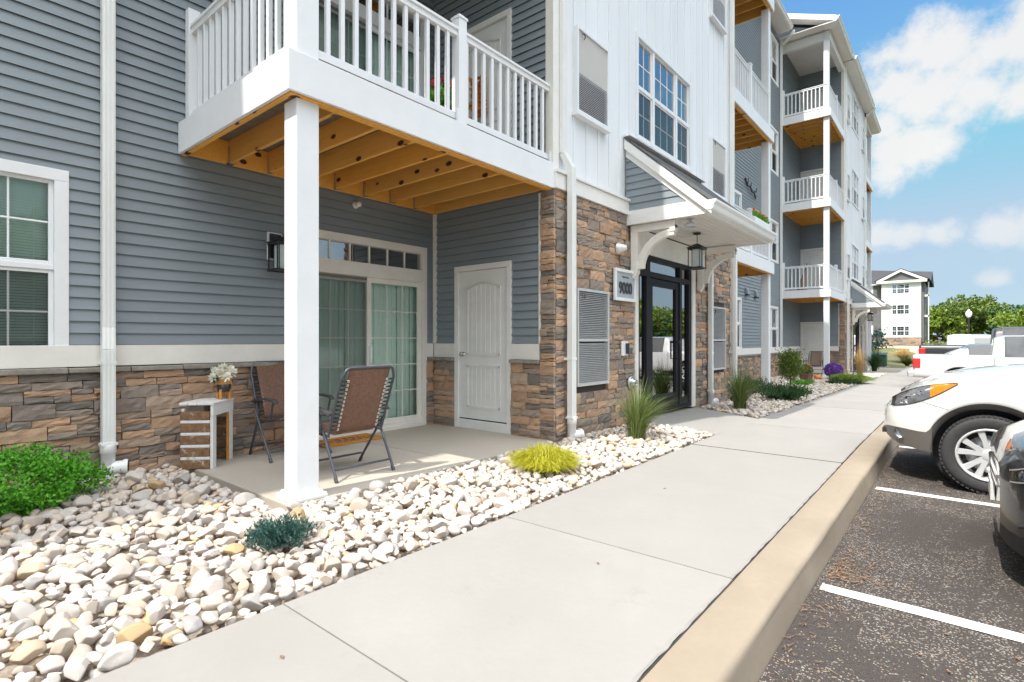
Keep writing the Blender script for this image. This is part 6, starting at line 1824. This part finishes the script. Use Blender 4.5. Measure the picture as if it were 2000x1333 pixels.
def black_car():
    o = root('parked_car', 'glossy black car, only its front corner and headlamp in view', 'car', (0, 0, 0), 'cars parked along the kerb', world=False)
    keys = [(0, .27, .36, .46, .68, .56, .64, .56, .70, .46, .715), (.03, .24, .35, .48, .725, .66, .74, .67, .75, .54, .77), (.08, .22, .34, .50, .77, .75, .82, .755, .80, .60, .82), (.18, .205, .33, .52, .818, .82, .88, .825, .845, .66, .865), (.35, .20, .32, .55, .852, .86, .915, .87, .875, .72, .895), (.6, .19, .30, .58, .874, .875, .925, .885, .895, .76, .915), (1.2, .19, .30, .62, .93, .88, .93, .89, .955, .78, .99),
            (2.0, .19, .30, .62, .95, .88, .93, .875, 1.38, .60, 1.41), (3.2, .19, .30, .62, .98, .88, .93, .865, 1.40, .58, 1.43), (4.1, .2, .32, .62, .98, .87, .92, .85, 1.06, .72, 1.09), (4.7, .28, .36, .58, .86, .74, .82, .74, .92, .62, .94)]
    c = Car(keys, [(.92, .33), (3.65, .33)], .40, True, .37)
    c.build(o, 4.7, 'car_black', 'cladding_black', [(1.9, 2.6), (2.68, 3.5)], (1.25, 2.02), (3.3, 4.0), step=.03)
    c.patch(o, 'reflector', ['lamp_silver'], .05, .49, lambda u: .643 + .14 * u, lambda u: .694 + .15 * u + .032 * math.sin(math.pi * u), 20, 5, .003)
    c.patch(o, 'headlight', ['lens_clear'], .045, .50, lambda u: .635 + .14 * u, lambda u: .70 + .15 * u + .035 * math.sin(math.pi * u), 20, 5, .010)
    for sg in (-1, 1):
        l = MB()
        for (xx, zz, rr) in ((.10, .69, .028), (.17, .73, .040), (.27, .775, .042)): l.lathe([(rr, .0), (rr * .8, .004), (0, .007)], (xx - .004, sg * (c.width(xx, zz) + .001), zz), 'y', 20)
        l.build('lamp_lens', 'chrome', o)
        e = MB()
        for fn in (lambda u: .635 + .14 * u, lambda u: .70 + .15 * u + .035 * math.sin(math.pi * u)): e.tube([(.045 + .455 * u - .006, sg * (c.width(.045 + .455 * u, fn(u)) + .011), fn(u)) for u in [k / 16 for k in range(17)]], .006, 6)
        e.build('headlight_trim', 'chrome', o)
        v = MB(); v.tube([(x, sg * (c.width(x, z) + .004), z) for x, z in ((.07, .40), (.16, .44), (.30, .445), (.36, .42))], .012, 6); v.build('bumper_vent', 'cladding_black', o)
    q = MB(); q.box(-.025, -.004, -.155, .155, .38, .50); q.build('number_plate', 'plate_white', o)
    q = MB(); q.tube([(-.004, -.45, .60), (-.012, 0, .605), (-.004, .45, .60)], .012, 8); q.tube([(-.004, -.45, .54), (-.012, 0, .54), (-.004, .45, .54)], .008, 8); q.build('grille', 'chrome', o)
    q = MB(); q.box(.05, .25, -.62, .62, .205, .225); q.build('front_lip', 'cladding_black', o)
    for xc in (.92, 3.65):
        for sg in (-1, 1): wheel(o, xc, sg * .82, .33, .22, sg)
    o.scale = (1, 1, .955); o.location = (.185, 4.82, -.146); return o
black_car()
def pickup(label, paint, loc, s=1.0, detail=True):
    o = root('pickup_truck', label, 'truck', (0, 0, 0), 'cars parked along the kerb', world=False)
    keys = [(0, .55, .60, .82, 1.10, .80, .86, .86, 1.14, .80, 1.15), (.05, .50, .56, .82, 1.12, .84, .90, .90, 1.16, .84, 1.165), (1.70, .42, .48, .82, 1.12, .86, .92, .91, 1.16, .85, 1.165), (1.74, .42, .48, .82, 1.12, .86, .92, .91, 1.17, .85, 1.18), (1.80, .40, .46, .82, 1.12, .86, .92, .91, 1.62, .70, 1.66), (2.0, .40, .46, .82, 1.12, .86, .92, .91, 1.68, .69, 1.72), (3.1, .40, .46, .82, 1.12, .86, .92, .91, 1.69, .69, 1.73), (3.8, .40, .46, .82, 1.12, .86, .92, .91, 1.20, .78, 1.23),
            (4.9, .42, .5, .8, 1.04, .84, .91, .88, 1.10, .74, 1.13), (5.2, .48, .55, .76, .98, .72, .82, .76, 1.02, .64, 1.04)]
    c = Car(keys, [(1.05, .37), (4.35, .37)], .46, False, .44)
    c.build(o, 5.2, paint, None, [(1.95, 2.72), (2.80, 3.45)], (3.15, 3.75), None, step=.06)
    for sg in (-1, 1):
        t = MB(); t.box(-.012, .17, sg * .70, sg * .925, .78, 1.06); t.build('tail_light', 'lamp_red', o, bevel=.02)
        h = MB(); h.box(2.62, 2.80, sg * .925, sg * .945, .98, 1.01); h.build('door_handle', paint, o, bevel=.006)
        q = MB(); q.tube([(1.77, sg * .922, .5), (1.77, sg * .918, 1.12)], .006, 4); q.build('panel_seam', 'cladding_black', o)
    b = MB(); b.box(-.14, .02, -.82, .82, .50, .66); b.build('rear_bumper', 'chrome', o, bevel=.02)
    b = MB(); b.box(-.006, .0, -.62, .62, .72, 1.1); b.build('tailgate', paint, o, bevel=.004)
    for xc in (1.05, 4.35):
        for sg in (-1, 1): wheel(o, xc, sg * .83, .37, .24, sg)
    o.scale = (s, s, s); o.location = loc; return o
pickup('white crew cab pickup truck, tail to the kerb, beyond the white sport utility vehicle', 'truck_white', (-1.02, 20.55, -.33), 1.0)
pickup('dark pickup truck with a red tail light, behind the white pickup', 'car_dark', (-1.22, 28.2, -.40), 1.26)
def plain_car(label, paint, loc, rot, L=4.6, H=1.45, van=False, s=1.0):
    o = root('parked_van' if van else 'parked_car', label, 'van' if van else 'car', (0, 0, 0), None if van else 'cars parked along the kerb', world=False)
    if van: keys = [(0, .35, .4, .7, 1.1, .75, .9, .88, 2.05, .78, 2.15), (.1, .32, .4, .7, 1.1, .9, .98, .97, 2.2, .86, 2.3), (3.9, .32, .4, .7, 1.1, .92, 1.0, .98, 2.25, .86, 2.35), (4.3, .32, .4, .7, 1.12, .92, 1.0, .96, 2.15, .82, 2.22), (5.0, .32, .4, .7, 1.1, .9, .97, .92, 1.2, .8, 1.26), (5.5, .4, .45, .7, .9, .7, .8, .74, .98, .6, 1.0)]
    else: keys = [(0, .36, .4, .62, .86, .7, .78, .72, .92, .62, .94), (.12, .28, .36, .62, .92, .82, .88, .83, .98, .72, 1.0), (.55, .22, .32, .62, .95, .86, .91, .86, 1.05, .76, 1.08), (1.25, .2, .3, .62, .96, .87, .92, .86, H - .06, .6, H - .02), (2.6, .2, .3, .62, .96, .87, .92, .86, H - .03, .6, H), (3.45, .2, .3, .62, .95, .87, .92, .86, 1.0, .76, 1.03), (4.3, .24, .34, .6, .86, .82, .88, .82, .9, .7, .92), (L, .34, .38, .56, .74, .66, .74, .68, .78, .58, .8)]
    Lk = keys[-1][0]; c = Car(keys, [(.95, .33), (Lk - .95, .33)], .4, True, .36)
    c.build(o, Lk, paint, None, [(3.95, 4.6)] if van else [(1.15, 1.9), (1.98, 2.95)], (4.35, 4.95) if van else (2.72, 3.4), None if van else (.6, 1.15), step=.1)
    for sg in (-1, 1):
        t = MB(); z = 1.3 if van else .8; t.box(-.008, .12, sg * .62, sg * .84, z - .12, z + .06); t.build('tail_light', 'lamp_red', o, bevel=.02)
    for xc in (.95, Lk - .95):
        for sg in (-1, 1): wheel(o, xc, sg * .82, .33, .21, sg)
    o.location = loc; o.rotation_euler = (0, 0, rot); o.scale = (s, s, s); return o
plain_car('blue grey car between the white pickup and the dark pickup', 'car_blue', (-1.0, 24.2, -.36), 0, s=1.04)
plain_car('white van far across the car park, below the trees', 'van_white', (.1, 60.0, -.62), R(72), van=True, s=1.04)
plain_car('dark car far across the car park, right of the white van', 'car_dark', (2.4, 56.0, -.55), R(62), H=1.6, s=1.32)

# ------------------------------------------------------------------ the far end of the site
def far_building():
    o = root('apartment_building', 'far three storey building with white front, grey sides and dark roof beyond the car park', 'building', (-9, 108, .4), 'apartment buildings')
    Y = 105.0; fr = plane_y(Y); z0, ze = .4, 10.35
    m = MB(); win = []
    rows = (1.95, 5.35, 8.65)
    for z in rows: win.append((-8.2, -5.9, z, z + 1.55))
    battens(m, fr, -9.5, -4.5, 1.75, ze, [(a + .05, b - .05, c + .05, d - .05) for a, b, c, d in win], step=.42); m.quad((-4.5, Y, 1.75), (-4.5, Y + 14, 1.75), (-4.5, Y + 14, ze), (-4.5, Y, ze)); m.quad((-9.5, Y, 1.75), (-9.5, Y + 3, 1.75), (-9.5, Y + 3, ze), (-9.5, Y, ze)); m.build('white_board_wall', 'white_board', o)
    f2 = plane_y(Y + 2.2); w2 = [(-12.5, -10.9, z, z + 1.75) for z in rows]
    m = MB(); clapboard(m, f2, -24, -9.5, 1.2, ze, [(a + .05, b - .05, c + .05, d - .05) for a, b, c, d in w2], step=.2, out=.03); clapboard(m, Frame((-4.1, 0, 0), (0, 1, 0), (1, 0, 0)), Y + .5, Y + 16, 1.2, ze, [], step=.2, out=.03); m.quad((-4.5, Y + .5, 1), (-4.1, Y + .5, 1), (-4.1, Y + .5, ze), (-4.5, Y + .5, ze)); m.build('siding_wall', 'siding_grey', o)
    s = MB(); stones(s, fr, -9.5, -4.45, .2, 1.7, [], 0, 5, False, 2.0); stones(s, f2, -24, -9.5, .2, 1.2, [], 0, 6, False, 2.0); s.build('stone_veneer', ['stone', 'shadow_gap'], o)
    t = MB(); fr.box(t, -9.6, -4.4, 1.705, 1.85, 0, .08); fr.box(t, -9.55, -9.3, 1.86, ze, 0, .05); fr.box(t, -4.7, -4.45, 1.86, ze, 0, .05); fr.box(t, -10.2, -3.7, ze + .002, ze + .35, -.3, .5); f2.box(t, -24, -9.6, ze + .003, ze + .3, -.3, .5)
    # gable
    t.prism([(-10.3, Y - .55, ze + .35), (-7.0, Y - .55, ze + 2.15), (-3.6, Y - .55, ze + .35), (-4.4, Y - .55, ze + .35), (-7.0, Y - .55, ze + 1.75), (-9.5, Y - .55, ze + .35)], (0, .3, 0)); t.build('trim_board', 'white_paint', o)
    g = MB(); g.add([(-9.5, Y - .2, ze + .36), (-4.4, Y - .2, ze + .36), (-7.0, Y - .2, ze + 1.76)], [(0, 1, 2)]); g.build('gable_siding', 'siding_grey', o)
    r = MB()
    r.prism([(-10.4, Y - .58, ze + .36), (-7.0, Y - .58, ze + 2.16), (-7.0, Y - .58, ze + 2.26), (-10.5, Y - .58, ze + .42)], (0, 9, 0))
    r.prism([(-7.0, Y - .58, ze + 2.26), (-7.0, Y - .58, ze + 2.16), (-3.5, Y - .58, ze + .36), (-3.4, Y - .58, ze + .42)], (0, 9, 0))
    r.add([(-25, Y + 1.6, ze + .3), (-3.3, Y + 1.6, ze + .3), (-3.3, Y + 16, ze + .3), (-25, Y + 16, ze + .3), (-25, Y + 8.8, ze + 3.3), (-12.2, Y + 8.8, ze + 3.3), (-3.3, Y + 8.8, ze + 2.35)], [(0, 1, 6, 5), (0, 5, 4), (2, 3, 4, 5), (2, 5, 6), (3, 0, 4), (1, 2, 6)]); r.build('roof', 'roof_dark', o)
    for (a, b, c, d) in win: window(fr, a, b, c, d, cols=(.6, 1, .6), muntin=(1, 1), casing=.07, screen=False, parent=o)
    for (a, b, c, d) in w2: window(f2, a, b, c, d, cols=(1,), muntin=(1, 1), casing=.2, screen=False, parent=o)
    e = Frame((-4.1, 0, 0), (0, 1, 0), (1, 0, 0))
    for z in rows: window(e, Y + 3, Y + 4.6, z, z + 1.6, muntin=(1, 1), casing=.12, screen=False, parent=o)
    d = MB(); d.box(-4.3, -3.5, Y + .8, Y + 4, 4.9, 5.2); d.box(-4.3, -3.5, Y + .8, Y + 4, 8.1, 8.4); d.box(-3.62, -3.5, Y + .8, Y + .95, .4, ze); d.build('balcony', 'white_paint', o)
    c = MB(); c.box(-24, -4.6, Y + 2.6, Y + 15.8, .2, ze); c.build('core_wall', 'siding_grey', o)
far_building()
def utility_box():
    c = (-4.1, 42.6, -.52)
    o = root('utility_box', 'dark green utility box on the ground near the far weeds', 'utility box', c, None, world=False)
    m = MB(); m.box(-.5, .5, -.45, .45, .05, .8); m.build('cabinet', 'box_green', o, bevel=.03)
    m = MB(); m.prism([(-.53, -.48, .80), (.53, -.48, .80), (.53, .48, .92), (-.53, .48, .92)], (0, 0, .04)); m.build('lid', 'box_green', o, bevel=.02)
    m = MB(); m.box(-.65, .65, -.6, .6, 0, .06); m.build('plinth', 'concrete_walk', o)
    o.location = c
utility_box()
def street_lamp():
    c = (.74, 65.0, -1.1)
    o = root('street_lamp', 'black street lamp with a white globe in front of the trees', 'lamp', c, None, world=False)
    m = MB(); m.lathe([(0, 0), (.22, 0), (.22, .3), (.12, .42), (.09, .5), (.075, 4.3), (.11, 4.35), (.11, 4.45), (0, 4.45)], (0, 0, 0), 'z', 14); m.build('post', 'black_metal', o)
    m = MB(); m.lathe([(.1, 4.45), (.2, 4.58), (.25, 4.78), (.2, 4.98), (.1, 5.06), (.06, 5.18), (0, 5.22)], (0, 0, 0), 'z', 18); m.build('globe', 'pvc', o)
    o.location = c
street_lamp()
def sapling(c, label):
    o = root('young_tree', label, 'tree', c); x, y, z = c; r = random.Random(3); t = MB(); t.tube([(x, y, z), (x + .03, y, z + 1.0), (x - .05, y, z + 2.6)], [.03, .025, .01], 6); t.tube([(x + .1, y, z), (x + .1, y, z + 1.3)], .02, 5); t.build('trunk', 'stem_brown', o)
    m = MB(); leaf_quads(m, clump_points(500, (x, y, z + 1.75), (.55, .55, .55), r, 24, .3, 4, z + .5), .07, r); m.build('crown', 'leaf_blue', o)
sapling((-3.75, 38.6, -.5), 'thin young tree with a small dark crown in front of the utility box')

# trees: trunk with limbs and a crown of leaf clumps; a few kinds, copied
def tree_proto(seed, h, w, leafm, n=5200, leaf=.34):
    r = random.Random(seed); tm = MB(); cm = MB(); clumps = []
    tm.tube([(0, 0, -.6), (.05, 0, h * .2), (-.06, .08, h * .45), (0, 0, h * .8)], [h * .028, h * .022, h * .015, h * .004], 8)
    for k in range(24):
        a = 6.283 * k / 24 * 2.618 + r.uniform(-.3, .3); zz = h * r.uniform(.16, .70); L = w * r.uniform(.45, 1.0) * (1.15 - .55 * abs(zz / h - .38))
        d = Vector((math.cos(a), math.sin(a), r.uniform(.15, .75))); p = Vector((0, 0, zz)); e = p + d * L
        tm.tube([p, p + d * L * .5 + Vector((0, 0, .1)), e], [h * .010, h * .006, h * .002], 5)
        for j in range(4):
            q = p.lerp(e, r.uniform(.45, 1.1)) + Vector((r.gauss(0, .5), r.gauss(0, .5), r.gauss(0, .4))) * w * .22; clumps.append((q, w * r.uniform(.15, .30)))
    for k in range(7): clumps.append((Vector((r.gauss(0, .18) * w, r.gauss(0, .18) * w, h * r.uniform(.78, .97))), w * r.uniform(.14, .24)))
    for k in range(n):
        q, cr = clumps[r.randrange(len(clumps))]; d = Vector((r.gauss(0, 1), r.gauss(0, 1), r.gauss(0, 1))).normalized() * cr * r.uniform(.3, 1.0) ** .5
        leaf_quads(cm, [q + Vector((d.x, d.y, d.z * .72))], leaf, r, flat=.8)
    return tm, cm, leafm
TREES = [tree_proto(1, 10.5, 5.8, 'leaf_tree'), tree_proto(2, 8.5, 5.6, 'leaf_lime', 4200), tree_proto(3, 7.0, 5.0, 'leaf_deep', 4200)]
PROTO = []
def place_tree(kind, x, y, s, rz, label, z=-.8, name='broadleaf_tree'):
    if len(PROTO) <= kind: PROTO.extend([None] * (kind + 1 - len(PROTO)))
    if PROTO[kind] is None:
        tm, cm, lm = TREES[kind]; o = root(name, label, 'tree', (0, 0, 0), 'trees beyond the car park', world=False); tm.build('trunk', 'stem_brown', o); cm.build('crown', lm, o); PROTO[kind] = o
    else: o = copy_tree(PROTO[kind]); o['label'] = label
    o.location = (x, y, z); o.scale = (s, s, s); o.rotation_euler = (0, 0, rz)
place_tree(0, .2, 140, 1.05, 0, 'largest tree against the sky, right of the far building, behind the white globe lamp')
place_tree(1, -3.2, 137, 1.0, 1.2, 'bushy yellow green tree touching the right edge of the far building')
place_tree(0, 5.2, 146, 1.0, 2.2, 'tree with thin sky gaps, behind the right side of the lamp globe')
place_tree(2, 9.6, 128, .92, .4, 'dark low tree above the dark far car')
place_tree(1, 8.4, 118, .72, 3.0, 'low yellow green tree beside the lamp, above the white van')
place_tree(1, 12.5, 116, .80, .7, 'round green tree above the cab of the white pickup')
place_tree(2, 16.5, 118, 1.15, 5.0, 'dark tree cut by the right edge of the photo')
place_tree(0, 20, 122, .9, 1.0, 'tree beyond the right edge of the photo, behind the dark tree')
R3 = random.Random(12)
for k in range(15):                                              # across the car park, seen in the entrance glass
    yy = 4 + 8.2 * k + R3.uniform(-1.5, 1.5); xx = 27 + R3.uniform(0, 7) + (k * .4 if k > 8 else 0)
    place_tree((0, 2, 1)[k % 3], xx, yy, R3.uniform(.62, 1.0), R3.uniform(0, 6), 'leafy tree in the row across the car park, mirrored in the entrance glass', -.6)
def hedge():
    r = random.Random(4); m = MB()
    pts = []
    for k in range(3600):
        x = r.uniform(-4, 24); y = 98 - .25 * x + r.gauss(0, 1.0); pts.append((x, y, -.8 + abs(r.gauss(0, 1)) * .95 + .5 * math.sin(x * .9) * .4))
    leaf_quads(m, pts, .30, r); o = rebase(m.build('hedge', 'leaf_olive')); tag(o, 'long low hedge under the far trees', 'hedge')
hedge()

# dry needles and crumbs of bark along the gutter and on the car park
def litter():
    r = random.Random(21); m = MB()
    for k in range(1000):
        t = r.random()
        if t < .5: x = -.63 + abs(r.gauss(0, .10)) + .015; y = r.uniform(1.0, 9.0)
        elif t < .72: x = -.60 + abs(r.gauss(0, .16)); y = 3.62 + abs(r.gauss(0, .22))
        else: x = r.uniform(-.5, 3.5); y = r.uniform(.8, 9.0)
        a = r.uniform(0, 6.28); L = r.uniform(.012, .055) if t < .72 else r.uniform(.006, .022); w = r.uniform(.0012, .003) if t < .72 else r.uniform(.003, .009)
        z = zg(y) - .146 + r.uniform(.002, .010); d = Vector((math.cos(a), math.sin(a), r.uniform(-.1, .1))); s = Vector((-d.y, d.x, 0)) * w; p = Vector((x, y, z + .002))
        m.add([p - s, p + s, p + d * L + s * .5, p + d * L - s * .5], [(0, 1, 2, 3)])
    o = m.build('dry_litter', 'litter'); o['kind'] = 'stuff'; o['label'] = 'dry needles and bark crumbs scattered along the gutter'
litter()
def fallen_leaves():
    r = random.Random(9)
    for k, (x, y) in enumerate(((-2.05, 1.05), (-1.55, 2.62), (-1.9, 4.3))):
        m = MB(); a = r.uniform(0, 6.28); d = Vector((math.cos(a), math.sin(a), 0)); s = Vector((-d.y, d.x, 0)); p = Vector((x, y, .004))
        m.add([p - d * .016, p + s * .008 + Vector((0, 0, .004)), p + d * .016, p - s * .008 + Vector((0, 0, .004))], [(0, 1, 2, 3)]); tag(rebase(m.build('fallen_leaf', 'litter')), 'tiny brown fallen leaf lying on the pale sidewalk', 'leaf', 'fallen leaves on the sidewalk')
fallen_leaves()
